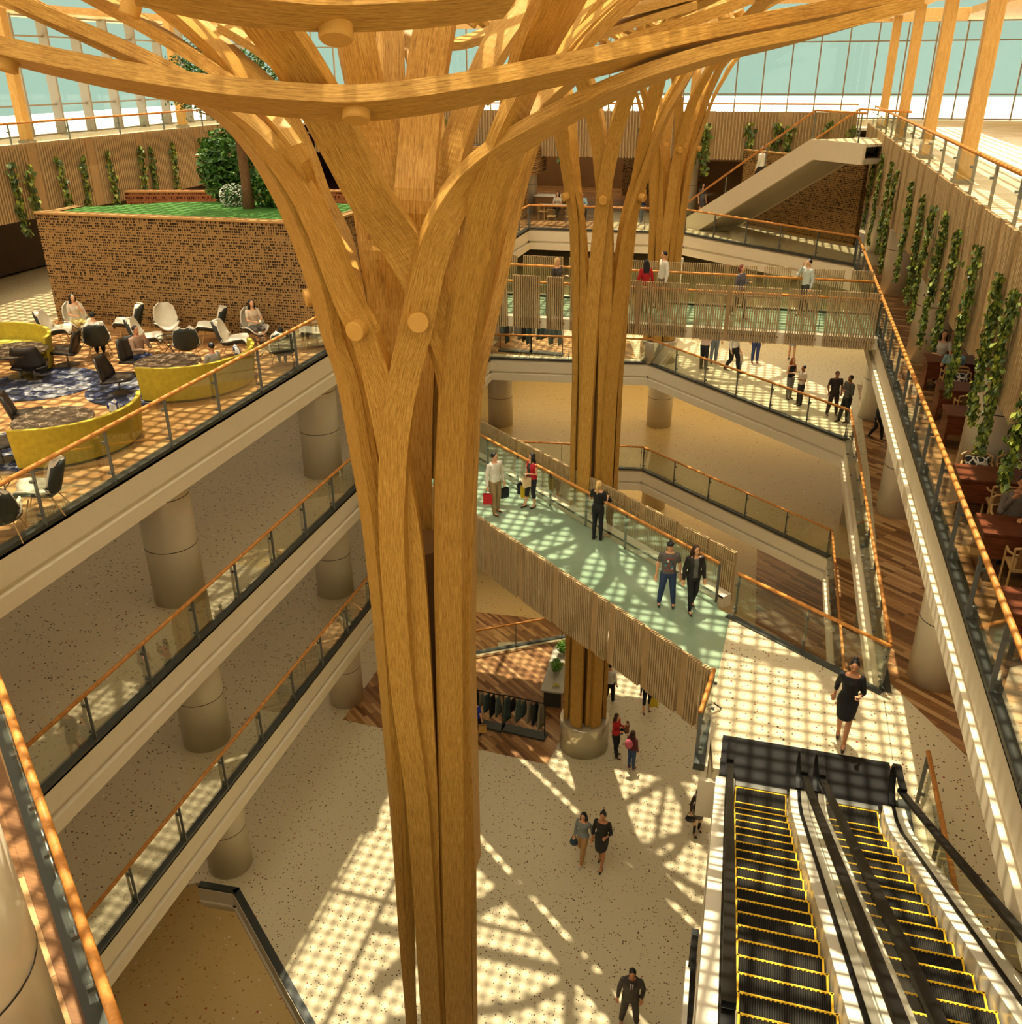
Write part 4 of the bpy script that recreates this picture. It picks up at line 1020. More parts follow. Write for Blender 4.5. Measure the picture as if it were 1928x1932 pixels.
    # upper garment
    kind, tc = top; g = MB(); z0 = .93 if kind != 'crop' else 1.02
    if bottom[0] == 'dress': z0 = .86
    torso(g, .014 if not jacket else .012, z0, 1.425 if f and kind != 'long' or kind == 'tank' else 1.462, .02 if kind == 'blouse' else 0)
    for S, E, W, sgn, nm in wr:
        r0 = .058 if f else .066
        if kind in ('long', 'blouse', 'suit'): limb(g, [S, E, W - (W - E).normalized() * .015], [r0, .052 if f else .056, .038 if f else .042])
        elif kind == 'three': limb(g, [S, E, E.lerp(W, .55)], [r0, .05, .042])
        elif kind in ('short', 'crop', 'dress'): limb(g, [S, S.lerp(E, .6)], [r0, .055])
        elif kind == 'tank': limb(g, [S + Vector((-sgn * .04, 0, .0)), S + Vector((-sgn * .05, 0, -.06))], [.03, .04])
    if kind == 'suit':
        torso(g, .026, .80, 1.475)
    me = remesh(g, .013); me.materials.append(cm(tc)); mesh_obj('top', me, root)
    if tee:
        pr = MB(); Rr = random.Random(5)
        for i in range(26):
            x = Rr.uniform(-.09, .09); z = Rr.uniform(1.08, 1.33); pr.box((x, -.124 - .012 + .5 * x * x * 2, z), (Rr.uniform(.02, .05), .012, Rr.uniform(.015, .04)), m=cm(Rr.choice([(170, 60, 50), (90, 160, 170), (220, 210, 190), (40, 50, 90), (60, 120, 130)])))
        for x in range(-4, 5): pr.box((x * .022, -.131, 1.35), (.012, .01, .022), m=cm((190, 70, 60))); pr.box((x * .02, -.131, 1.05), (.012, .01, .02), m=cm((190, 70, 60)))
        pr.build('shirt_print', None, root)
    if kind == 'suit':
        sh_ = MB(); sh_.add([U(-.045, -.128, 1.44), U(.045, -.128, 1.44), U(0, -.158, 1.2)], [(0, 1, 2)], cm((200, 196, 190))); sh_.build('shirt', None, root)
        tl = MB(); tl.tube([U(0, -.138, 1.42), U(0, -.156, 1.3), U(0, -.162, 1.2)], [.008, .014, .008], 6, cm((60, 30, 40))); tl.build('tie', None, root)
    if jacket:
        j_ = MB(); torso(j_, .026, .95, 1.44)
        for S, E, W, sgn, nm in wr:
            if jacket[0] == 'jacket': limb(j_, [S, E, W - (W - E).normalized() * .02], [.064, .056, .042])
            else: limb(j_, [S + Vector((-sgn * .02, 0, 0)), S.lerp(E, .12)], [.055, .05])
        me = remesh(j_, .013)
        # open the front
        bmx = bmesh.new(); bmx.from_mesh(me); bmesh.ops.delete(bmx, geom=[q for q in bmx.faces if q.calc_center_median().y < -.05 and abs(q.calc_center_median().x) < .055], context='FACES'); bmx.to_mesh(me); bmx.free()
        me.materials.append(cm(jacket[1], .5)); mesh_obj('jacket', me, root)
    # lower garment
    bk, bc = bottom; g = MB()
    if bk in ('trousers', 'jeans', 'capri', 'shorts', 'leggings'):
        if sit:
            ring_loft(g, [(Vector((0, 0, .40)), .12, .11), (Vector((0, 0, .5)), .18, .13), (Vector((0, 0, .58)), .165, .122), (Vector((0, 0, .62)), .14, .11)])
        else: torso(g, .01, .84, 1.0)
        for j in L: leg(g, j, {'trousers': .022, 'jeans': .018, 'capri': .014, 'shorts': .02, 'leggings': .01}[bk], {'capri': .8, 'shorts': .3}.get(bk, 1.0))
    elif bk in ('skirt', 'dress'):
        if sit:
            ring_loft(g, [(Vector((0, 0, .40)), .12, .11), (Vector((0, 0, .5)), .18, .13), (Vector((0, 0, .62)), .14, .11)])
            for j in L: leg(g, j, .02, .5)
        else:
            ring_loft(g, [(U(0, -.03, .60), .15, .19), (U(0, -.02, .72), .168, .165), (U(0, 0, .9), .185, .135), (U(0, 0, 1.03), .155, .112)])
    me = remesh(g, .013); me.materials.append(cm(bc)); mesh_obj({'dress': 'skirt'}.get(bk, bk), me, root)
    sm = MB()
    for j in L:
        a = Vector(j[2]); hi = .035 if sole == 'heel' else .0
        limb(sm, [a + Vector((0, .025, -.045)), a + Vector((0, -.06, -.058)), a + Vector((0, -.16, -.068))], [.042, .037, .024], 8)
        if sole == 'boot': limb(sm, [a + Vector((0, .01, -.03)), Vector(j[1]).lerp(a, .45)], [.046, .052], 8)
    me = remesh(sm, .012); me.materials.append(cm(shoes, .4)); mesh_obj('shoes', me, root)
    for c_ in root.children: c_.scale = (s_, s_, s_)
    if sit: pass
    root['h'] = h
    return root, wr, s_
def zero_feet(root, lv): pass
def stature(feet, head, z):
    p = atz(feet[0], feet[1], z); d = ray(*head); t = (p.x * d.x + p.y * d.y) / (d.x ** 2 + d.y ** 2)
    return p, t * d.z - z
def face(p, ang): return math.radians(ang)      # 0 faces -y (towards the camera end), 90 faces +x, 180 faces +y, -90 faces -x
def put(feet, head, z, ang, label, h=None, **k):
    p, hh = stature(feet, head, z)
    return person((p.x, p.y, z), h or hh, math.radians(ang), label, **k)
def bag(world, name, label, col, w=.3, hh=.34, d=.12, rz=0.0, grp=None, kind='paper'):
    """bag whose handle tops out at the given world point"""
    r = empty(name, world, rz, label=label, cat='bag', group=grp)
    mb = MB()
    if kind == 'paper':
        zt = -.14; mb.add([(x * w / 2, y * d / 2, z) for z in (zt - hh, zt) for x, y in ((-1, -1), (1, -1), (1, 1), (-1, 1))], [(0, 3, 2, 1), (0, 1, 5, 4), (1, 2, 6, 5), (2, 3, 7, 6), (3, 0, 4, 7)], cm(col, .5)); mb.build('bag_body', None, r)
        hm = MB()
        for y in (-d / 2, d / 2): hm.tube([(-w * .25, y, zt), (-w * .12, y * .4, -.03), (0, 0, 0), (w * .12, y * .4, -.03), (w * .25, y, zt)], .005, 6, cm((40, 36, 32)))
        hm.build('handle', None, r)
    else:
        mb.ell((0, 0, -.3), (w / 2, d / 2, hh / 2), 16, 10, cm(col, .4)); mb.build('bag_body', None, r, True)
        hm = MB(); hm.tube([(-w * .35, 0, -.2), (-w * .15, 0, -.05), (0, 0, 0), (w * .15, 0, -.05), (w * .35, 0, -.2)], .01, 6, cm(col, .4)); hm.build('handle', None, r)
    return r
def hand(P, i):
    root, wr, s = P; S, E, W, sgn, nm = wr[i]; d = (W - E).normalized(); q = (W + d * .1) * s
    return Matrix.Rotation(root.rotation_euler.z, 3, 'Z') @ q + Vector(root.location)
# --- landing and lower bridge
P = put((1585, 1400), (1608, 1243), Z2, -8, 'woman in a short black dress with a hair bun walking on the landing', pose='walk', arms=('bend', 'swb'), top=('three', BLK), bottom=('dress', BLK), hair=('bun', BLK), skin='b', vox=.009)
q = hand(P, 0); mb = MB(); mb.box((0, 0, 0), (.075, .012, .15), m=cm(BLK, .3)); o = mb.build('phone', bevel=.004); o.location = q; o.rotation_euler = (1.0, 0, 0); tag(o, 'small black phone held by the woman in the black dress', 'phone')
P = put((934, 966), (940, 853), Z2, 55, 'man in a white shirt and khaki trousers with a red and a black bag', sex='m', pose='relax', arms=('hold', 'hold'), top=('long', WHT), bottom=('trousers', (150, 124, 84)), shoes=(110, 56, 30), hair=('short', BLK), vox=.009, headyaw=.5)
bag(hand(P, 1), 'shopping_bag', 'red paper shopping bag in the hand of the man in white shirt', (190, 26, 34), .28, .32, rz=.3, grp='shopping bags on the lower bridge')
bag(hand(P, 0), 'shopping_bag', 'black paper shopping bag on the far side of the man in white shirt', (30, 30, 36), .28, .3, rz=.9, grp='shopping bags on the lower bridge')
P = put((1003, 956), (1008, 854), Z2, -35, 'woman in a red waistcoat and dark leggings laughing on the lower bridge', pose='relax', arms=('bend', 'hold'), top=('tank', DGR), bottom=('capri', (38, 36, 42)), hair=('long', BLK), jacket=('vest', (186, 22, 36)), vox=.009, headyaw=-.6)
bag(hand(P, 1), 'shopping_bag', 'yellow paper bag held low by the woman in the red waistcoat', (206, 176, 30), .26, .4, rz=.5, grp='shopping bags on the lower bridge')
q = hand(P, 1); bag(q + Vector((-.13, .08, 0)), 'shopping_bag', 'dark slate paper bag hanging beside the yellow bag', (36, 38, 42), .24, .34, rz=-.2, grp='shopping bags on the lower bridge')
bag(hand(P, 0), 'shopping_bag', 'cream and orange paper bag held up at the elbow of the woman in red', (226, 196, 150), .24, .28, rz=.9, grp='shopping bags on the lower bridge')
P = put((1126, 1018), (1134, 906), Z2, 165, 'woman with a blonde ponytail in black seen from behind at the rail', pose='stand', arms=('rail', 'bend'), top=('short', BLK), bottom=('leggings', (24, 24, 28)), hair=('pony', (214, 176, 110)), vox=.009, sole='boot')
bag(hand(P, 1) + Vector((-.1, .02, .14)), 'handbag', 'black leather shoulder bag on the arm of the blonde woman', (28, 26, 26), .42, .26, .14, rz=.1, kind='soft')
P = put((1256, 1142), (1257, 1021), Z2, 8, 'man in blue jeans and a grey printed t-shirt standing with legs apart', sex='m', pose='wide', arms=('hold', 'hold'), top=('short', (98, 92, 88)), bottom=('jeans', (44, 62, 96)), shoes=(30, 30, 34), hair=('cap', BLK), vox=.009, tee=True, headyaw=.35)
P = put((1303, 1150), (1313, 1028), Z2, 22, 'woman with long brown hair in a black leather jacket and boots', pose='walk2', arms=('hold', 'hold'), top=('short', (96, 96, 92)), bottom=('leggings', (22, 22, 24)), hair=('long', (62, 40, 26)), jacket=('jacket', (34, 31, 30)), vox=.009, sole='boot', headyaw=.4)
# --- upper bridge
put((1050, 592), (1050, 485), Z3, 60, 'blonde woman in a dark top behind the slats of the upper bridge', top=('short', (66, 62, 58)), hair=('bob', (224, 186, 120)), arms=('bend', 'down'))
P = put((1214, 590), (1214, 489), Z3, 200, 'woman in red with long black hair on the upper bridge', top=('long', (176, 24, 30)), hair=('long', BLK), bottom=('trousers', DGR), arms=('hold', 'hold'))
bag(hand(P, 0), 'shopping_bag', 'yellow bag carried by the woman in red on the upper bridge', (204, 170, 26), .26, .4, rz=.2)
P = put((1247, 582), (1251, 473), Z3, -60, 'tall man in a white shirt beside the woman in red on the upper bridge', sex='m', top=('long', WHT), bottom=('trousers', (120, 100, 74)), arms=('hold', 'hold'), pose='relax')
bag(hand(P, 1), 'shopping_bag', 'red bag carried by the tall man on the upper bridge', (190, 26, 34), .26, .32, rz=.3)
put((1390, 600), (1402, 499), Z3, 60, 'woman with short auburn hair crossing the upper bridge', pose='walk', top=('long', (92, 84, 92)), bottom=('leggings', BLK), hair=('bob', (120, 52, 34)), arms=('bend', 'down'))
put((1514, 592), (1523, 488), Z3, -50, 'man in a pale jumper talking on the phone on the upper bridge', sex='m', pose='walk', top=('long', (196, 196, 186)), bottom=('trousers', (56, 52, 50)), arms=('down', 'phone'))
put((860, 560), (860, 458), Z3, 90, 'man in a grey-blue shirt half hidden behind the near timber tree', sex='m', top=('long', (84, 90, 106)), bottom=('trousers', DGR))
# --- level 2, far side
g2 = 'shoppers on the sunlit far floor'
put((1326, 697), (1330, 608), Z2, 150, 'person in a pale pink top and black trousers under the upper bridge', top=('long', (206, 176, 156)), bottom=('trousers', (36, 36, 40)), grp=g2, arms=('bend', 'bend'))
put((1345, 684), (1345, 600), Z2, 20, 'person in a black shirt and light jeans under the upper bridge', top=('short', BLK), bottom=('jeans', (110, 116, 124)), grp=g2, sex='m')
put((1380, 702), (1386, 612), Z2, 60, 'person in a white shirt striding in black trousers with a child', sex='m', pose='walk', top=('long', WHT), bottom=('trousers', BLK), grp=g2)
put((1394, 702), (1394, 661), Z2, 40, 'small child in beige beside the person in black trousers', top=('long', (196, 178, 150)), bottom=('jeans', (130, 136, 140)), hair=('short', (140, 100, 60)), grp=g2)
put((1423, 684), (1424, 600), Z2, 10, 'person in a plum top and blue jeans under the upper bridge', top=('short', (130, 60, 110)), bottom=('jeans', (48, 62, 110)), shoes=(150, 50, 40), grp=g2)
put((1492, 678), (1492, 598), Z2, 180, 'woman in a light blue dress under the end of the upper bridge', top=('short', (120, 150, 190)), bottom=('dress', (130, 160, 196)), grp=g2)
put((1487, 752), (1493, 677), Z2, 40, 'woman with long auburn hair, black top and grey jeans by the rail', top=('tank', BLK), bottom=('jeans', (110, 108, 104)), hair=('long', (150, 84, 44)), arms=('bend', 'bend'), grp=g2, h=1.72)
put((1507, 764), (1509, 688), Z2, -60, 'man in a cream t-shirt and black trousers talking to the auburn woman', sex='m', top=('short', (204, 188, 164)), bottom=('trousers', (36, 34, 34)), arms=('bend', 'bend'), skin='c', grp=g2)
put((1568, 783), (1574, 699), Z2, 15, 'man in a brown-black shirt and trousers leaning by the far corner rail', sex='m', pose='wide', top=('short', (52, 40, 36)), bottom=('trousers', (48, 34, 30)), skin='c', arms=('pocket', 'pocket'), grp=g2)
put((1592, 796), (1611, 708), Z2, -55, 'man in a grey checked shirt with folded arms by the corner', sex='m', pose='relax', top=('long', (84, 82, 74)), bottom=('trousers', (30, 30, 32)), skin='c', arms=('cross', 'cross'), grp=g2)
put((1651, 828), (1660, 748), Z2, 60, 'person in black walking behind the white edge beam at the column', pose='walk', top=('long', (52, 50, 52)), bottom=('trousers', BLK), grp=g2)
# --- ground floor
P = put((1160, 1424), (1165, 1349), Z0, 70, 'woman in a red and pink jumper carrying a toddler beside the plinth', pose='relax', top=('long', (180, 34, 34)), bottom=('trousers', (28, 26, 28)), hair=('long', (62, 36, 24)), arms=('bend', 'bend'), sole='boot', h=1.78)
q = hand(P, 0)
person((q.x + .02, q.y, q.z - .42), .95, math.radians(-110), 'toddler in a brown jumper carried on the arm of the woman in red', pose='sit', top=('long', (120, 74, 44)), bottom=('trousers', (30, 28, 30)), hair=('short', (80, 50, 30)), arms=('bend', 'bend'))
P = put((1190, 1450), (1196, 1378), Z0, 150, 'girl in a maroon top and jeans carrying a pink rucksack', top=('long', (96, 40, 44)), bottom=('jeans', (46, 66, 104)), shoes=(150, 60, 36), hair=('long', (60, 36, 24)), arms=('bend', 'down'))
r = P[0]; mb = MB(); mb.ell((0, 0, 0), (.14, .09, .19), 14, 10); o = mb.build('rucksack', cm((196, 92, 110)), smooth=True); o.location = Vector(r.location) + Matrix.Rotation(r.rotation_euler.z, 3, 'Z') @ Vector((0, .21, 1.18)); tag(o, 'pink rucksack on the back of the girl beside the plinth', 'rucksack')
P = put((898, 1391), (893, 1318), Z0, 165, 'woman in a bright blue top with a tan bag beside the near trunk', top=('short', (30, 50, 160)), bottom=('leggings', (26, 26, 32)), hair=('long', BLK), pose='walk2', arms=('down', 'hold'))
bag(hand(P, 1), 'shopping_bag', 'tan paper bag held by the woman in bright blue', (196, 150, 80), .28, .3, rz=.3)
put((1148, 1326), (1153, 1252), Z0, 160, 'man in a white shirt and black trousers behind the middle trunk', sex='m', top=('long', WHT), bottom=('trousers', BLK), pose='walk2')
P = put((1219, 1340), (1224, 1268), Z0, 20, 'woman in dark leggings mostly hidden by the lower bridge', top=('long', DGR), bottom=('capri', (30, 30, 40)), pose='relax', arms=('hold', 'hold'))
bag(hand(P, 0), 'shopping_bag', 'yellow bag seen just under the lower bridge', (210, 180, 40), .3, .4, rz=.2)
P = put((1098, 1622), (1102, 1533), Z0, -14, 'woman in a grey-blue shirt and tan trousers walking on the ground floor', pose='walk', top=('blouse', (128, 134, 132)), bottom=('trousers', (176, 134, 84)), shoes=(200, 190, 170), hair=('long', BLK), arms=('swb', 'down'))
bag(hand(P, 1) + Vector((0, 0, .12)), 'handbag', 'dark teal shoulder bag on the woman in the grey-blue shirt', (40, 66, 80), .26, .3, .12, kind='soft')
put((1133, 1632), (1138, 1531), Z0, -6, 'woman in a charcoal dress with a bun walking on the ground floor', pose='walk', top=('three', (44, 42, 40)), bottom=('dress', (48, 46, 44)), hair=('bun', BLK), skin='b', arms=('bend', 'down'), vox=.01)
put((1186, 1930), (1193, 1829), Z0, 6, 'man in a dark grey suit with brown shoes standing on the terrazzo', sex='m', pose='wide', top=('suit', (66, 58, 54)), bottom=('trousers', (60, 54, 50)), shoes=(120, 44, 26), hair=('short', BLK), skin='b', arms=('pocket', 'hold'), vox=.009)
P = put((1313, 1567), (1314, 1482), Z0, 30, 'woman in a brown-black jacket and long boots beside the escalator base', top=('long', (52, 38, 30)), bottom=('skirt', (90, 84, 74)), hair=('long', (44, 28, 20)), sole='boot', shoes=BLK, pose='relax', arms=('down', 'hold'))
bag(hand(P, 1) + Vector((0, 0, .1)), 'handbag', 'black handbag of the woman by the escalator base', (30, 28, 28), .34, .26, .12, kind='soft')
# --- top shop floor, far side
put((1208, 421), (1212, 357), Z3, 60, 'man in a navy jumper and jeans standing between the far trunks', sex='m', pose='relax', top=('long', NAVY), bottom=('jeans', (92, 98, 104)), shoes=(200, 196, 190))
put((1321, 412), (1321, 345), Z3, 40, 'woman in a grey dress beside the far round column', top=('short', (80, 76, 80)), bottom=('dress', (70, 66, 70)), hair=('long', BLK))
put((1383, 392), (1383, 334), Z3, 90, 'woman with long dark hair behind the staircase', top=('long', (120, 130, 136)), hair=('long', BLK), bottom=('trousers', DGR))
stair_pt = (-4.3 + math.cos(-.87) * 3.9 + math.sin(.87) * 1.2, 49.2 + math.sin(-.87) * 3.9 + math.cos(.87) * 1.2, Z3 + 3.9 * (ZR - Z3) / 8.4 + .05)
person(stair_pt, 1.85, math.radians(-120), 'man in a white top climbing the white staircase', sex='m', pose='walk', top=('long', (216, 210, 198)), bottom=('trousers', (40, 38, 40)), hair=('short', BLK))
put((920, 385), (920, 318), Z3, 180, 'bartender in black at the slatted bar left of the slat tower', sex='m', top=('long', BLK), bottom=('trousers', DGR))
put((957, 385), (957, 320), Z3, 170, 'bartender in black at the bar right of the slat tower', sex='m', top=('long', (40, 36, 36)), bottom=('trousers', DGR))
put((1357, 370), (1357, 308), Z3, 0, 'shop assistant in black behind the far wooden counter', sex='m', top=('long', BLK), bottom=('trousers', BLK))
# ================================================================= furniture
M['shell_light'] = plain('shell_light', srgb(206, 196, 174), .7, var=.05)
M['shell_dark'] = plain('shell_dark', srgb(44, 48, 42), .55)
M['leather'] = plain('leather', srgb(40, 34, 28), .3, var=.05)
M['chrome'] = plain('chrome', srgb(150, 142, 128), .2, .8, var=0)
M['ash'] = plain('ash', srgb(184, 146, 92), .5)
M['velvet'] = plain('velvet', srgb(166, 146, 34), .8, var=.12, scale=9)
M['velvet_in'] = plain('velvet_in', srgb(184, 168, 58), .8, var=.1, scale=9)
k = NT('marble'); n_ = k.noise(k.coord('Object'), 2.2, 6, .65); n2 = k.noise(k.coord('Object', (1, 1, 1), loc=(3, 1, 2)), 5, 3)
k.link(k.ramp(k.math('ADD', k.math('MULTIPLY', n_, .8), k.math('MULTIPLY', n2, .2)), [(.40, srgb(44, 34, 26)), (.495, srgb(70, 56, 42)), (.505, srgb(170, 150, 124)), (.515, srgb(66, 52, 40)), (.62, srgb(50, 40, 30))]), k.b.inputs['Base Color']); k.b.inputs['Roughness'].default_value = .3; k.b.inputs['Specular IOR Level'].default_value = .3; M['marble'] = k.m
def pattern(name, a, b, sc, c=None, thr=.08):
    k = NT(name); v = k.coord('Object'); vo = k.node('ShaderNodeTexVoronoi', feature='DISTANCE_TO_EDGE'); vo.inputs['Scale'].default_value = sc; k.link(v, vo.inputs['Vector'])
    k.link(k.ramp(vo.outputs['Distance'], [(0, b), (thr, b), (thr + .01, a), (1, c or a)], 'LINEAR'), k.b.inputs['Base Color']); k.b.inputs['Roughness'].default_value = .85; return k.m
M['cushion_bw'] = pattern('cushion_bw', srgb(28, 26, 26), srgb(216, 206, 186), 9, thr=.1)
k = NT('rug'); n_ = k.noise(k.coord('Object'), 1.4, 5, .7)
k.link(k.ramp(n_, [(.40, srgb(20, 20, 24)), (.5, srgb(34, 40, 70)), (.56, srgb(150, 148, 146)), (.64, srgb(40, 44, 70)), (.7, srgb(190, 184, 172))]), k.b.inputs['Base Color']); k.b.inputs['Roughness'].default_value = 1; M['rug'] = k.m
M['cushion_blue'] = pattern('cushion_blue', srgb(190, 184, 176), srgb(24, 34, 92), 5, srgb(60, 56, 60), .12)
def lounge_chair(loc, rz, label, dark=False):
    r = empty('lounge_chair', loc, rz, label=label, cat='chair', group='shell lounge chairs')
    def shell(off, grow):
        P = []
        prof = [(-.46, .36), (-.40, .43), (-.2, .42), (.02, .37), (.17, .37), (.27, .46), (.33, .6), (.38, .76), (.43, .92), (.46, 1.02)]
        W = [.24, .29, .33, .35, .36, .35, .33, .31, .26, .13]
        for i, (y, z) in enumerate(prof):
            row = []
            for j in range(-6, 7):
                u = j / 6; cup = abs(u) ** 2.4
                zz = z + cup * (.16 if i < 6 else .02); yy = y - cup * (.2 if i >= 5 else 0.0)
                row.append((u * W[i], yy + .0, zz))
            P.append(row)
        return P
    mb = MB(); mb.grid(shell(0, 0), M['shell_light'], .03); o = mb.build('seat_shell', None, r, True)
    mb = MB(); P = [[(p[0] * 1.02, p[1] + (.035 if i > 4 else 0), p[2] - (.04 if i <= 5 else .01)) for p in row] for i, row in enumerate(shell(0, 0))]; mb.grid(P, M['shell_dark'], .015); mb.build('outer_shell', None, r, True)
    for sx in (-1, 1):
        for sy, y2 in ((-.22, -.34), (.16, .34)):
            mb = MB(); mb.tube([(sx * .2, sy, .36), (sx * .3, y2, 0.0)], [.014, .01], 8, M['ash']); mb.build('leg', None, r)
    return r
def swivel_chair(loc, rz, label):
    r = empty('swivel_chair', loc, rz, label=label, cat='chair', group='black leather swivel chairs')
    def pad(P, th, name):
        mb = MB(); mb.grid(P, M['leather'], th); return mb.build(name, None, r, True)
    pad([[(x * (.32 + .03 * i), -.34 + .16 * i, .42 - .012 * i + .05 * abs(x) ** 3) for x in (-1, -.6, -.2, .2, .6, 1)] for i in range(5)], .07, 'seat')
    pad([[(x * w, .27 + .035 * i - abs(x) ** 2 * .1, .36 + .12 * i) for x in (-1, -.66, -.33, 0, .33, .66, 1)] for i, w in enumerate((.36, .42, .42, .38, .34, .3))], .05, 'backrest')
    mb = MB(); mb.tube([(0, 0, .02), (0, 0, .4)], .025, 10, M['chrome']); mb.build('pole', None, r)
    mb = MB(); mb.lathe([(.3, 0), (.3, .012), (.05, .03)], (0, 0, 0), 28, M['leather']); mb.build('base', None, r)
    mb = MB(); mb.tube([(-.33, -.34, .4), (.33, -.34, .4)], .01, 6, M['chrome']); mb.build('trim', None, r)
    return r
def round_table(loc, label, r_=.82):
    r = empty('round_table', loc, 0, label=label, cat='table', group='round dark marble tables')
    mb = MB(); mb.lathe([(r_ - .02, .70), (r_, .715), (r_, .735), (r_ - .015, .745)], (0, 0, 0), 56, M['marble']); mb.build('tabletop', None, r)
    mb = MB(); mb.tube([(0, 0, .02), (0, 0, .71)], .04, 14, M['steel']); mb.build('leg', None, r)
    mb = MB(); mb.lathe([(.34, 0), (.34, .015), (.06, .04)], (0, 0, 0), 32, M['leather']); mb.build('base', None, r)
    return r
def sofa(c, a0, a1, label, R0=1.62):
    r = empty('curved_sofa', c, 0, label=label, cat='sofa', group='curved mustard velvet sofas')
    n = 28
    def arc(r0, r1, z0, z1, mat, name, bev=0, lean=.0):
        mb = MB(); V = []
        for i in range(n + 1):
            a = lerp(a0, a1, i / n); cs, sn = math.cos(a), math.sin(a)
            V += [(r0 * cs, r0 * sn, z0), (r1 * cs, r1 * sn, z0), ((r1 + lean) * cs, (r1 + lean) * sn, z1), ((r0 + lean) * cs, (r0 + lean) * sn, z1)]
        F = [(i * 4 + q, (i + 1) * 4 + q, (i + 1) * 4 + (q + 1) % 4, i * 4 + (q + 1) % 4) for i in range(n) for q in range(4)] + [(0, 1, 2, 3), (n * 4 + 3, n * 4 + 2, n * 4 + 1, n * 4)]
        mb.add(V, F, mat); return mb.build(name, None, r, False, bev)
    arc(R0, R0 + .1, .06, .92, M['velvet'], 'backrest', .02, .1)
    arc(R0 - .62, R0 + .02, .1, .40, M['velvet'], 'seat', .02)
    arc(R0 - .64, R0 + .0, .40, .47, M['velvet_in'], 'seat_cushion', .02)
    arc(R0 - .5, R0 + .05, .0, .07, M['dark'], 'plinth')
    return r
def cushion(loc, rz, tilt, label, mat, s=.46, grp=None, name='cushion'):
    P = []; n = 8
    for i in range(n + 1):
        for_row = []
        for j in range(n + 1):
            u, v = i / n * 2 - 1, j / n * 2 - 1; h = .075 * (1 - u ** 4) * (1 - v ** 4); k_ = 1 - .06 * (1 - abs(u)) * 0
            for_row.append((u * s / 2 * (1 - .08 * (1 - v * v)), v * s / 2 * (1 - .08 * (1 - u * u)), h))
        P.append(for_row)
    mb = MB(); mb.grid(P); mb.grid([[(x, y, -z) for x, y, z in row[::-1]] for row in P])
    o = mb.build(name, M[mat], None, True); o.location = loc; o.rotation_euler = (tilt, 0, rz); tag(o, label, 'cushion', grp); return o
def side_table(loc, label):
    r = empty('side_table', loc, .3, label=label, cat='table', group='small glass side tables')
    mb = MB(); mb.lathe([(.3, .5), (.3, .51)], (0, 0, 0), 36, M['glass']); mb.build('tabletop', None, r)
    mb = MB(); mb.tube([(.3 * math.cos(2 * PI * i / 36), .3 * math.sin(2 * PI * i / 36), .5) for i in range(36)], .012, 6, M['black'], closed=True); mb.build('rim', None, r)
    for k_ in range(3):
        a = 2 * PI * k_ / 3; mb = MB(); mb.tube([(.27 * math.cos(a), .27 * math.sin(a), .5), (-.22 * math.cos(a + .3), -.22 * math.sin(a + .3), 0)], .011, 6, M['black']); mb.build('leg', None, r)
    return r
def F3(px, py): p = atz(px, py, Z3); return (p.x, p.y, Z3)
def rad(a): return math.radians(a)
for px, py, a, lab in [
    (108, 652, 108, 'pale shell lounge chair seen side-on nearest the corridor'), (152, 636, 55, 'pale shell chair under the woman with long hair by the lattice wall'),
    (190, 672, 215, 'dark backed shell chair holding the man in the white shirt'), (250, 638, -62, 'pale shell chair turned left beside the lattice wall'),
    (320, 640, 42, 'pale shell chair facing out in the middle of the lattice wall'), (278, 668, 108, 'pale shell chair just behind the pensive man'),
    (357, 680, 214, 'empty dark backed shell chair with its back to the railing'), (405, 645, -62, 'pale shell chair turned left at the right part of the lattice wall'),
    (440, 672, 106, 'pale shell chair turned right above the mustard sofa'), (484, 648, 50, 'pale shell chair under the woman nearest the timber tree'),
    (537, 690, 214, 'dark backed shell chair under the child in light blue'), (598, 656, -62, 'pale shell chair half hidden by the near timber tree'),
    (90, 965, -58, 'pale shell chair directly behind the railing at the lower sofa'), (12, 1015, 216, 'dark backed shell chair at the near left behind the glass')]:
    lounge_chair(F3(px, py), rad(a), lab)
for px, py, lab in [(168, 655, 'small round glass side table between the long haired woman and the man in white'), (322, 668, 'small round glass side table in front of the middle shell chair'), (505, 672, 'small round glass side table by the woman nearest the timber tree'), (12, 945, 'small round glass side table behind the railing at the near left')]:
    side_table(F3(px, py), lab)
def tcen(px, py): p = atz(px, py, Z3 + .74); return Vector((p.x, p.y, Z3))
t1c, t2c, t3c = tcen(316, 682), tcen(100, 790), tcen(28, 660)
round_table(t1c, 'round dark marble table between the pensive man and the man in grey')
round_table(t2c, 'round dark marble table inside the lower mustard sofa')
round_table(t3c, 'round dark marble table in front of the cut-off sofa at the photo edge')
def circ(p, q, R_):
    m_ = (p + q) / 2; h_ = (q - p); L_ = h_.length / 2; k_ = math.sqrt(max(0, R_ * R_ - L_ * L_)); n_ = Vector((-h_.y, h_.x, 0)).normalized(); c = m_ + n_ * k_
    return Vector((c.x, c.y, Z3)), math.atan2(p.y - c.y, p.x - c.x)
s1, a1_ = circ(atz(270, 760, Z3), atz(445, 740, Z3), 1.72)
s2, a2_ = circ(atz(35, 890, Z3), atz(250, 840, Z3), 1.72)
s3 = atz(93, 700, Z3) - Vector((1.72 * math.cos(.3), 1.72 * math.sin(.3), 0)); s3.z = Z3
sofa(s1, a1_, rad(50), 'curved mustard sofa where the man in grey t-shirt sits')
sofa(s2, a2_, rad(40), 'curved mustard sofa nearest the railing with nobody on it')
sofa(s3, rad(17), rad(150), 'curved mustard sofa cut off by the photo edge')
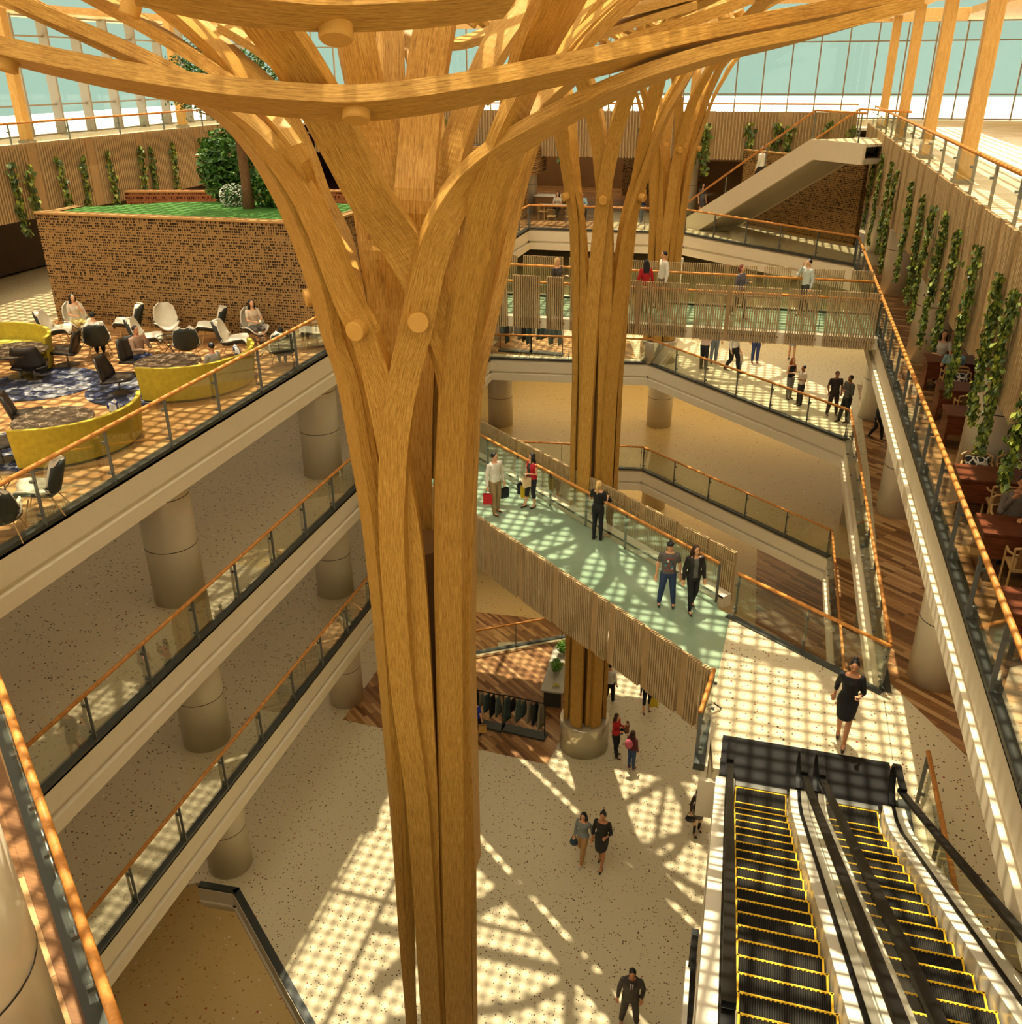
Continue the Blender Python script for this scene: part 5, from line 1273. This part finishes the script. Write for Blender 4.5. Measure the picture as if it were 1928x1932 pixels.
for c, lab in ((t1c, 'round dark blue patterned rug under the table of the two men'), (t2c, 'round dark blue patterned rug inside the lower sofa'), (t3c, 'round black and white patterned rug by the swivel chairs')):
    q = c + (Vector((-.75, -.1, 0)) if c is not t3c else Vector((1.0, -.35, 0)))
    mb = MB(); mb.lathe([(1.42, 0), (1.42, .014)], (0, 0, 0), 56, M['rug']); o = mb.build('rug'); o.location = (q.x, q.y, Z3 + .002 + .001); tag(o, lab, 'rug', 'round rugs')
for c, a, lab in ((s1, 26, 'blue and white cushion on the sofa of the man in grey'), (s2, 14, 'blue and white cushion on the empty lower sofa'), (s3, 130, 'blue patterned cushion on the cut-off sofa')):
    q = c + Vector((math.cos(rad(a)), math.sin(rad(a)), 0)) * 1.38; cushion((q.x, q.y, Z3 + .70), rad(a + 90), rad(68), lab, 'cushion_blue', .48, 'cushions on the curved sofas')
for px, py, a, lab in [(67, 715, 205, 'black swivel chair seen from behind beside the left rug'), (130, 688, -66, 'black swivel chair turned left on the black and white rug'), (228, 742, 108, 'black swivel chair left of the mustard sofa'),
                       (268, 705, 82, 'black swivel chair under the pensive man'), (58, 815, 130, 'black swivel chair beyond the lower marble table'), (5, 870, 120, 'black swivel chair cut by the photo edge near the lower sofa')]:
    swivel_chair(F3(px, py), rad(a), lab)
def seated(p, a, lab, **k):
    P = person((p[0], p[1], Z3), k.pop('h', 1.75), rad(a), lab, pose='sit', **k); return P
def near(p, a, d=.0):   # a point d in front of p along facing a
    return (p[0] + math.sin(rad(a)) * d, p[1] - math.cos(rad(a)) * d)
seated(near(F3(152, 636), 55, -.02), 55, 'woman with very long black hair and cream trousers sitting by the lattice wall', top=('short', (200, 184, 160)), bottom=('trousers', (196, 178, 110)), hair=('long', BLK), arms=('chin', 'table'))
seated(near(F3(190, 672), 215, -.02), 215, 'man in a white shirt sitting with his back to the room', sex='m', top=('long', (216, 212, 200)), bottom=('trousers', BLK), arms=('table', 'table'), h=1.7)
seated(near(F3(268, 705), 82, .04), 74, 'bearded man in a taupe shirt resting his chin on his hand', sex='m', top=('long', (146, 116, 92)), bottom=('jeans', NAVY), hair=('short', BLK), arms=('chin', 'table'), skin='b')
q = s1 + Vector((math.cos(rad(-22)), math.sin(rad(-22)), 0)) * 1.3
seated((q.x, q.y), -98, 'man in a grey t-shirt sitting on the mustard sofa', sex='m', top=('short', (140, 134, 128)), bottom=('trousers', (110, 96, 60)), arms=('table', 'bend'), skin='b', h=1.7)
seated(near(F3(484, 648), 50, -.02), 50, 'woman with long black hair and a grey skirt sitting nearest the timber tree', top=('short', (196, 176, 150)), bottom=('skirt', (90, 84, 74)), hair=('long', BLK), arms=('table', 'table'))
seated(near(F3(537, 690), 214, -.02), 214, 'child in a light blue shirt with a hair knot', top=('short', (150, 190, 206)), bottom=('trousers', NAVY), hair=('bun', BLK), arms=('table', 'table'), h=1.45)
# ---------------------------------------------------------------- dining tables on the right
def dining_chair(loc, rz, label, cush=True):
    r = empty('dining_chair', loc, rz, label=label, cat='chair', group='ash framed dining chairs')
    for sx in (-1, 1):
        for y, zt in ((-.22, .62), (.22, .8)):
            mb = MB(); mb.tube([(sx * .26, y, 0), (sx * .27, y, zt)], .018, 8, M['ash']); mb.build('leg', None, r)
        mb = MB(); mb.tube([(sx * .27, -.22, .62), (sx * .29, 0, .64), (sx * .25, .2, .68), (0, .28, .7)], .02, 8, M['ash']); mb.build('armrest', None, r)
    mb = MB(); mb.box((0, 0, .42), (.52, .46, .05), m=M['ash']); mb.build('seat', None, r, bevel=.01)
    mb = MB()
    mb.tube([(-.27, .23, .8), (-.18, .28, .84), (.18, .28, .84), (.27, .23, .8)], .02, 8, M['ash']); mb.box((0, .27, .64), (.44, .02, .3), m=M['brown_wall']); mb.build('backrest', None, r)
    return r
def dining_table(loc, label, w=1.25, d=.75):
    r = empty('dining_table', loc, 0, label=label, cat='table', group='brown dining tables')
    mb = MB(); mb.box((0, 0, .72), (w, d, .06), m=M['mahogany']); mb.build('tabletop', None, r, bevel=.006)
    mb = MB(); mb.box((0, 0, .46), (w - .1, .05, .46), m=M['mahogany']); mb.box((0, -d / 2 + .04, .5), (w - .06, .04, .38), m=M['mahogany']); mb.build('apron', None, r)
    for sx in (-1, 1):
        mb = MB(); mb.box((sx * (w / 2 - .06), 0, .345), (.06, d - .1, .69), m=M['mahogany']); mb.build('leg', None, r)
    return r
M['mahogany'] = grain('mahogany', srgb(70, 34, 18), srgb(98, 50, 26), srgb(120, 64, 34), uv=False, sc=(1, 8, 8), rough=.4)
for i, (px, py, w) in enumerate([(1766, 676, 1.2), (1790, 728, 1.2), (1806, 775, 1.2), (1850, 893, 1.5), (1900, 992, 1.2), (1928, 1135, 1.2)]):
    p = atz(px, py, Z3 + .74); tb_ = Vector((p.x + (.35 if i != 4 else .2), p.y, Z3))
    wh = ['shared by the woman in white and the man in blue', 'second from the far end with a patterned cushion behind it', 'third, tucked behind the big round column', 'broad one with two patterned cushions behind it', 'between the man in grey and the woman in white', 'nearest one at the photo edge'][i]
    ws = ['the farthest dining table', 'the second table from the far end', 'the third table by the column', 'the broad dining table', 'the table of the man in grey', 'the nearest dining table'][i]
    dining_table(tb_, 'brown wooden dining table, ' + wh, w)
    for sgn, ss in ((1, 'behind'), (-1, 'before')):
        for dx in ((-.3, .32) if i in (3,) and sgn > 0 else (0,)):
            c = tb_ + Vector((dx, sgn * (.5 if i == 3 else .72), 0))
            if i in (5,) and sgn > 0 or i == 2: continue
            dining_chair(c, 0 if sgn > 0 else PI, ('left ' if dx < 0 else 'right ' if dx > 0 else '') + 'ash dining chair ' + ss + ' ' + ws)
            if sgn > 0 and i in (1, 2, 3): cushion((c.x, c.y + .12, Z3 + .62), 0, rad(70), ('left ' if dx < 0 else 'right ' if dx > 0 else '') + 'black and white cushion on the chair behind ' + ws, 'cushion_bw', .42, 'patterned cushions on the dining chairs')
    if i == 0:
        seated((tb_.x - .15, tb_.y + .66), 0, 'woman with long black hair and a white top at the farthest dining table', top=('short', (206, 198, 180)), bottom=('trousers', BLK), hair=('long', BLK), arms=('table', 'table'))
        seated((tb_.x - .05, tb_.y - .66), 180, 'man in a pale blue shirt at the farthest dining table', sex='m', top=('short', (130, 164, 176)), bottom=('trousers', BLK), arms=('table', 'table'))
    if i == 4:
        seated((tb_.x + .05, tb_.y + .62), -15, 'man in a grey jumper leaning his chin on his hand at the dining table', sex='m', top=('long', (104, 92, 82)), bottom=('trousers', BLK), arms=('table', 'chin'), vox=.009, skin='b', h=1.85)
        seated((tb_.x + .25, tb_.y - .62), 180, 'woman with long black hair in a white shirt seen from behind at the dining table', top=('short', (216, 210, 196)), bottom=('jeans', (60, 70, 80)), hair=('long', BLK), arms=('table', 'table'), vox=.009, h=1.8)
# ---------------------------------------------------------------- clothes racks
def clothes_rack(c, rz, label, seed, grp):
    r = empty('clothes_rack', c, rz, label=label, cat='clothes rack', group=grp); R_ = random.Random(seed)
    mb = MB(); W = 1.55; H = 1.5
    for x in (-W / 2, W / 2): mb.bar((x, 0, 0), (x, 0, H), .03, .03, m=M['black'])
    mb.bar((-W / 2, 0, H), (W / 2, 0, H), .03, .03, up=(0, 0, 1), m=M['black']); mb.build('frame', None, r)
    mb = MB(); mb.box((0, 0, .04), (W + .1, .42, .08), m=M['dark']); mb.build('base', None, r)
    for i in range(7):
        x = -W / 2 + .14 + i * .21; L = R_.uniform(.5, 1.05); w = R_.uniform(.07, .13)
        col = R_.choice([(60, 78, 74), (28, 26, 28), (88, 104, 98), (130, 122, 104), (40, 44, 40)])
        g = MB(); n = 7; P = []
        for k_ in range(n):
            t = k_ / (n - 1); P.append([(x + math.sin(j * 1.1 + i) * .012 + (j / 8 - .5) * w * (1 + .5 * math.sin(t * 3)), -.2 * math.cos(PI * j / 8) * (.5 + .4 * t), H - .08 - L * t) for j in range(9)])
        g.grid(P, cm(col), .015); o = g.build('garment', None, None, True)
        o.location = c; o.rotation_euler = (0, 0, rz); tag(o, 'dark hanging garment on ' + label, 'garment', 'garments on ' + label)
p, q = atz(925, 1375, Z0), atz(988, 1385, Z0)
clothes_rack((p.x - .35, p.y + .15, Z0), -.08, 'the left clothes rack on the ground floor', 1, 'ground floor clothes racks'); clothes_rack((q.x, q.y + .05, Z0), -.08, 'the right clothes rack on the ground floor', 2, 'ground floor clothes racks')
p, q = atz(973, 664, Z2), atz(1031, 668, Z2)
clothes_rack((p.x, p.y, Z2), -.02, 'the left clothes rack under the upper bridge', 3, 'upper clothes racks'); clothes_rack((q.x, q.y, Z2), -.02, 'the right clothes rack under the upper bridge', 4, 'upper clothes racks')
# ---------------------------------------------------------------- ground floor display tables with plants
M['stone'] = plain('stone', srgb(176, 168, 146), .5)
def display_table(c, rz, w, l, lab):
    r = empty('display_table', c, rz, label=lab, cat='table', group='grey display tables')
    mb = MB(); mb.box((0, 0, .8), (w, l, .08), m=M['stone']); mb.build('tabletop', None, r, bevel=.01)
    for sy in (-1, 1):
        mb = MB(); mb.box((0, sy * (l / 2 - .2), .38), (w - .2, .08, .76), m=M['dark']); mb.build('leg', None, r)
a_, b_ = atz(1042, 1300, Z0 + .84), atz(1064, 1225, Z0 + .84); cc = (a_ + b_) / 2
display_table((cc.x, cc.y, Z0), -math.atan2(b_.x - a_.x, b_.y - a_.y), .85, (b_ - a_).length + .3, 'long grey display table with green plants beside the middle trunk')
p = atz(965, 1222, ZB + .8); display_table((p.x, p.y, ZB), .3, 1.3, .9, 'white display table on the floor below the ground floor opening')
p = atz(925, 1248, ZB + .8); display_table((p.x, p.y, ZB), .3, .9, .6, 'small white display table below the dark rail')
def bush(loc, r_, n, leaf, mat, label, cat, name='potted_plant', pot=None, grp=None, squash=1.0, seed=0, trunk=None):
    root = empty(name, loc, 0, label=label, cat=cat, group=grp); R_ = random.Random(seed); mb = MB()
    cz = (pot or 0) + r_ * squash * .8
    for i in range(n):
        v = Vector((R_.gauss(0, 1), R_.gauss(0, 1), R_.gauss(0, 1))).normalized() * r_ * (R_.random() ** .4); v.z *= squash
        m_ = Euler((R_.uniform(-1.2, 1.2), R_.uniform(-1.2, 1.2), R_.uniform(0, 6.3))).to_matrix(); s = leaf * R_.uniform(.6, 1.3)
        mb.add([Vector((0, 0, cz)) + v + m_ @ Vector(p) * s for p in ((0, -.7, 0), (.32, -.1, .08), (.0, .7, 0), (-.32, -.1, .08))], [(0, 1, 2), (0, 2, 3)], M[mat])
    mb.build('foliage', None, root)
    if pot:
        mb = MB(); mb.lathe([(r_ * .4, 0), (r_ * .55, pot), (r_ * .48, pot), (r_ * .45, pot - .03)], (0, 0, 0), 20, M['stone']); mb.build('pot', None, root)
    else:
        mb = MB()
        for i in range(5):
            a = i * 1.26; mb.tube([(0, 0, 0), (r_ * .3 * math.cos(a), r_ * .3 * math.sin(a), cz * .7), (r_ * .6 * math.cos(a), r_ * .6 * math.sin(a), cz * 1.2)], [.03, .02, .008], 6, M['trunk'])
        mb.build('stem', None, root)
    return root
k = NT('trunk'); n_ = k.noise(k.coord('Object', (8, 8, 2)), 6, 5, .7); k.link(k.ramp(n_, [(.3, srgb(84, 56, 32)), (.7, srgb(140, 102, 64))]), k.b.inputs['Base Color']); k.b.inputs['Roughness'].default_value = .9; k.bump(n_, .7, .02); M['trunk'] = k.m
for px, py, lab in ((1050, 1270, 'bright green bushy plant in the middle of the grey display table'), (1062, 1235, 'bright green bushy plant at the far end of the grey display table')):
    p = atz(px, py, Z0 + .84); bush((p.x, p.y, Z0 + .84), .26, 500, .07, 'leaf_light', lab, 'plant', pot=.16, grp='plants on the display table', seed=px)
for px, py in ((1048, 1295), (1058, 1255)):
    p = atz(px, py, Z0 + .86); mb = MB(); R_ = random.Random(px)
    for i in range(14):
        a = R_.uniform(0, 6.3); mb.tube([(0, 0, .02), (.09 * math.cos(a), .09 * math.sin(a), .1), (.16 * math.cos(a), .16 * math.sin(a), .05)], [.01, .02, .006], 5, M['velvet_in'])
    o = mb.build('flower_spray'); o.location = (p.x, p.y, Z0 + .84); tag(o, 'yellow flower spray on the grey display table', 'flowers', 'yellow flowers on the display table')
# ---------------------------------------------------------------- planting on the lattice box
zl = -3.93
tp = atz(470, 393, zl)
tree = empty('garden_tree', (tp.x, tp.y, zl), label='slender tree with brown trunk growing from the raised lawn', cat='tree')
top_ = (tp.y - .4) / ray(425, 165).y
cr = ray(428, 160) * top_ - Vector((tp.x, tp.y, zl))
mb = MB(); mb.tube([(0, 0, -.05), (.0, 0, .8), (cr.x * .15, cr.y * .1, 1.7), (cr.x * .5, cr.y * .5, cr.z * .8), tuple(cr)], [.2, .15, .14, .1, .05], 12, M['trunk'])
for i in range(9):
    a = i * .7; mb.tube([tuple(Vector((cr.x * .4, 0, cr.z * .7))), tuple(cr + Vector((math.cos(a) * 1.0, math.sin(a) * 1.0, math.sin(i * 2.1) * .8)))], [.06, .015], 6, M['trunk'])
mb.build('trunk', None, tree, True)
mb = MB(); R_ = random.Random(4)
for cl in range(26):
    v = Vector((R_.gauss(0, 1), R_.gauss(0, 1), R_.gauss(0, 1))).normalized(); cc = cr + Vector((v.x * 1.35, v.y * 1.2, v.z * 1.1))
    for i in range(230):
        q = cc + Vector((R_.gauss(0, .24), R_.gauss(0, .24), R_.gauss(0, .18))); m_ = Euler((R_.uniform(-1.3, 1.3), R_.uniform(-1.3, 1.3), R_.uniform(0, 6.3))).to_matrix(); s = .1 * R_.uniform(.6, 1.3)
        mb.add([q + m_ @ Vector(p) * s for p in ((0, -.6, 0), (.25, 0, .05), (0, .6, 0), (-.25, 0, .05))], [(0, 1, 2), (0, 2, 3)], M['leaf_dark'])
mb.build('crown', None, tree)
p = atz(440, 378, zl); bush((p.x - .2, p.y + .3, zl), 1.0, 2600, .17, 'leaf_mid', 'broad leaved green shrub behind the tree trunk on the lawn', 'shrub', 'shrub', seed=2, squash=1.25)
p = atz(500, 392, zl); bush((p.x + .2, p.y + .5, zl), .85, 1900, .14, 'leaf_mid', 'dark green shrub to the right of the tree trunk', 'shrub', 'shrub', seed=3, squash=.9)
p = atz(443, 388, zl); root = bush((p.x, p.y, zl), .42, 900, .06, 'leaf_dark', 'low round shrub covered in small white flowers', 'shrub', 'flowering_shrub', seed=5, squash=.85)
mb = MB(); R_ = random.Random(8)
for i in range(420):
    v = Vector((R_.gauss(0, 1), R_.gauss(0, 1), R_.gauss(0, 1))).normalized() * .44; v.z *= .85; mb.ell(Vector((0, 0, .3)) + v, (.022, .022, .015), 5, 4, M['flower'])
mb.build('blossom', None, root)
# ---------------------------------------------------------------- bar, counter and cafe far side
def slat_box(c, d, label, name, cat, pit=.09):
    r = empty(name, c, 0, label=label, cat=cat); mb = MB(); R_ = random.Random(2); z = 0
    mb.box((0, 0, d[2] / 2), (d[0] - .1, d[1] - .1, d[2]), m=M['dark_wall'])
    while z < d[2] - .03:
        h = R_.choice([.03, .05, .07]); mb.box((R_.uniform(-.02, .02), 0, z + h / 2), (d[0], d[1], h), m=M['slat_warm']); z += h + R_.choice([.02, .035, .05])
    mb.build('slats', None, r); return r
p = atz(968, 415, Z3); slat_box((p.x, p.y + .5, Z3), (1.1, 1.1, 3.7), 'square tower of stacked timber slats in the bar', 'slat_tower', 'pillar')
slat_box((p.x - 1.6, p.y + 2.2, Z3 + 2.2), (5.2, 2.6, 1.45), 'slatted timber canopy hanging over the bar', 'bar_canopy', 'canopy')
r = empty('bar_counter', (p.x - 1.7, p.y + 1.8, Z3), label='wooden bar counter with a bright lit top', cat='counter')
mb = MB(); mb.box((0, 0, .5), (3.0, .7, 1.0), m=M['brown_wall']); mb.box((3.2, .6, .5), (1.6, .7, 1.0), m=M['brown_wall']); mb.build('body', None, r); mb = MB(); mb.box((0, 0, 1.03), (3.1, .8, .06), m=M['white_gloss']); mb.box((3.2, .6, 1.03), (1.7, .8, .06), m=M['white_gloss']); mb.build('countertop', None, r)
p = atz(1360, 395, Z3); r = empty('reception_counter', (p.x, p.y + .3, Z3), label='tall plain wooden counter behind the staircase', cat='counter')
mb = MB(); mb.box((0, 0, 1.3), (2.4, .8, 2.6), m=M['brown_wall']); mb.build('body', None, r, bevel=.02); mb = MB(); mb.box((0, -.1, 2.63), (2.5, 1.0, .06), m=M['slat_warm']); mb.build('countertop', None, r)
def cafe_chair(loc, rz, label):
    r = empty('cafe_chair', loc, rz, label=label, cat='chair', group='wire cafe chairs')
    for sx in (-1, 1):
        for y in (-.2, .2): mb = MB(); mb.tube([(sx * .2, y, 0), (sx * .18, y * .8, .45)], .012, 6, M['ash']); mb.build('leg', None, r)
    mb = MB(); mb.box((0, 0, .45), (.42, .42, .03), m=M['ash']); mb.build('seat', None, r)
    mb = MB()
    for i in range(7): x = -.2 + i * .066; mb.tube([(x, .2, .46), (x * 1.1, .24, .8)], .008, 5, M['ash'])
    mb.tube([(-.22, .24, .8), (0, .28, .81), (.22, .24, .8)], .014, 6, M['ash']); mb.build('backrest', None, r)
for i, (px, py) in enumerate([(1035, 428), (1070, 430), (1090, 420), (1020, 418)]):
    q = atz(px, py, Z3); cafe_chair((q.x, q.y + .6, Z3), (PI, PI, -1.2, 1.2)[i], ['pale cafe chair nearest the rail on the left of the cafe table', 'pale cafe chair nearest the rail on the right of the cafe table', 'pale cafe chair at the right end of the cafe table', 'pale cafe chair at the left end of the cafe table'][i])
q = atz(1055, 420, Z3); r = empty('cafe_table', (q.x, q.y + 1.0, Z3), label='pale cafe table beyond the far glass railing', cat='table'); mb = MB(); mb.box((0, 0, .73), (2.4, .8, .04), m=M['stone']); mb.build('tabletop', None, r)
for x in (-1, 1): mb = MB(); mb.bar((x, 0, 0), (x, 0, .72), .05, .5, up=(0, 1, 0), m=M['ash']); mb.build('leg', None, r)
person((q.x - .5, q.y + 1.75, Z3), 1.8, 0, 'woman with long black hair sitting at the far cafe table', pose='sit', top=('short', (180, 170, 150)), hair=('long', BLK), arms=('table', 'table'), bottom=('trousers', DGR))
person((q.x + .85, q.y + 1.7, Z3), 1.8, .4, 'person in a pale blue shirt sitting at the far cafe table', pose='sit', sex='m', top=('long', (150, 184, 196)), hair=('short', BLK), arms=('table', 'table'), bottom=('trousers', DGR))
# ================================================================= light, sky, camera
def sun(name, d, e, ang, col):
    l = bpy.data.lights.new(name, 'SUN'); l.energy = e; l.angle = ang; l.color = col
    o = bpy.data.objects.new(name, l); COL.objects.link(o)
    o.rotation_euler = Vector(d).to_track_quat('-Z', 'Y').to_euler(); return o
sun('sun', (.12, -.28, -1), 9.0, math.radians(.55), (1, .9, .66))
sun('sky_fill', (.05, .25, -1), 6.0, math.radians(120), (1, .92, .74))  # wide soft sun added as fill, standing in for skylight through the roof
sun('front_fill', (-.1, .9, -.55), 3.4, math.radians(80), (1, .94, .76))  # added fill from the camera side, brightens the trunk and upright faces
def area(loc, sx, sy, e, col=(1, .82, .52), rot=(0, 0, 0)):
    l = bpy.data.lights.new('ceiling_lamp', 'AREA'); l.shape = 'RECTANGLE'; l.size = sx; l.size_y = sy; l.energy = e; l.color = col
    o = bpy.data.objects.new('ceiling_lamp', l); COL.objects.link(o); o.location = loc; o.rotation_euler = rot; return o
for z, e in ((Z3 - 1.05, 1.0), (Z2 - 1.05, 1.0), (Z1 - 1.05, 1.0)):
    area((-19.5, 24, z), 9, 34, 330 * e, (1, .84, .6))
    area((-3, 50, z), 24, 12, 1050 * e, (1, .80, .45))
    area((9, 18, z), 6, 34, 300 * e, (1, .82, .55))
area((8, 20, ZR - .65), 5, 40, 160, (1, .8, .5)); area((-8, 62, ZR - .65), 30, 6, 700, (1, .8, .5)); area((-26, 40, ZR - .65), 5, 20, 120, (1, .8, .5))
area((-6, 30, Z0 - 1.0), 20, 30, 900, (1, .8, .48))
w = bpy.data.worlds.new('sky'); SC.world = w; w.use_nodes = True
nt = w.node_tree; bg = nt.nodes['Background']
tc = nt.nodes.new('ShaderNodeTexCoord'); sp = nt.nodes.new('ShaderNodeSeparateXYZ'); nt.links.new(tc.outputs['Generated'], sp.inputs[0])
rp = nt.nodes.new('ShaderNodeValToRGB'); nt.links.new(sp.outputs[2], rp.inputs[0])
rp.color_ramp.elements[0].position = 0.0; rp.color_ramp.elements[0].color = srgb(176, 208, 186)
rp.color_ramp.elements[1].position = .5; rp.color_ramp.elements[1].color = srgb(196, 216, 190)
nt.links.new(rp.outputs[0], bg.inputs[0]); bg.inputs[1].default_value = 1.0
cam = bpy.data.cameras.new('camera'); co = bpy.data.objects.new('camera', cam); COL.objects.link(co); SC.camera = co
R = Matrix((( _X.x, -_X.y, -_X.z), (_Y.x, -_Y.y, -_Y.z), (_Z.x, -_Z.y, -_Z.z)))
co.matrix_world = R.to_4x4()
cam.sensor_fit = 'HORIZONTAL'; cam.sensor_width = 36.0; cam.lens = 36.0 * FPX / 1928.0; cam.clip_start = .05; cam.clip_end = 500
SC.view_settings.view_transform = 'Standard'; SC.view_settings.look = 'None'; SC.view_settings.exposure = 0.0
cy = SC.cycles; cy.max_bounces = 6; cy.diffuse_bounces = 3; cy.glossy_bounces = 2; cy.transmission_bounces = 4; cy.transparent_max_bounces = 24
cy.use_denoising = True; cy.sample_clamp_indirect = 4.0; cy.caustics_reflective = False; cy.caustics_refractive = False
cy.use_adaptive_sampling = True; cy.adaptive_threshold = .045; cy.adaptive_min_samples = 12
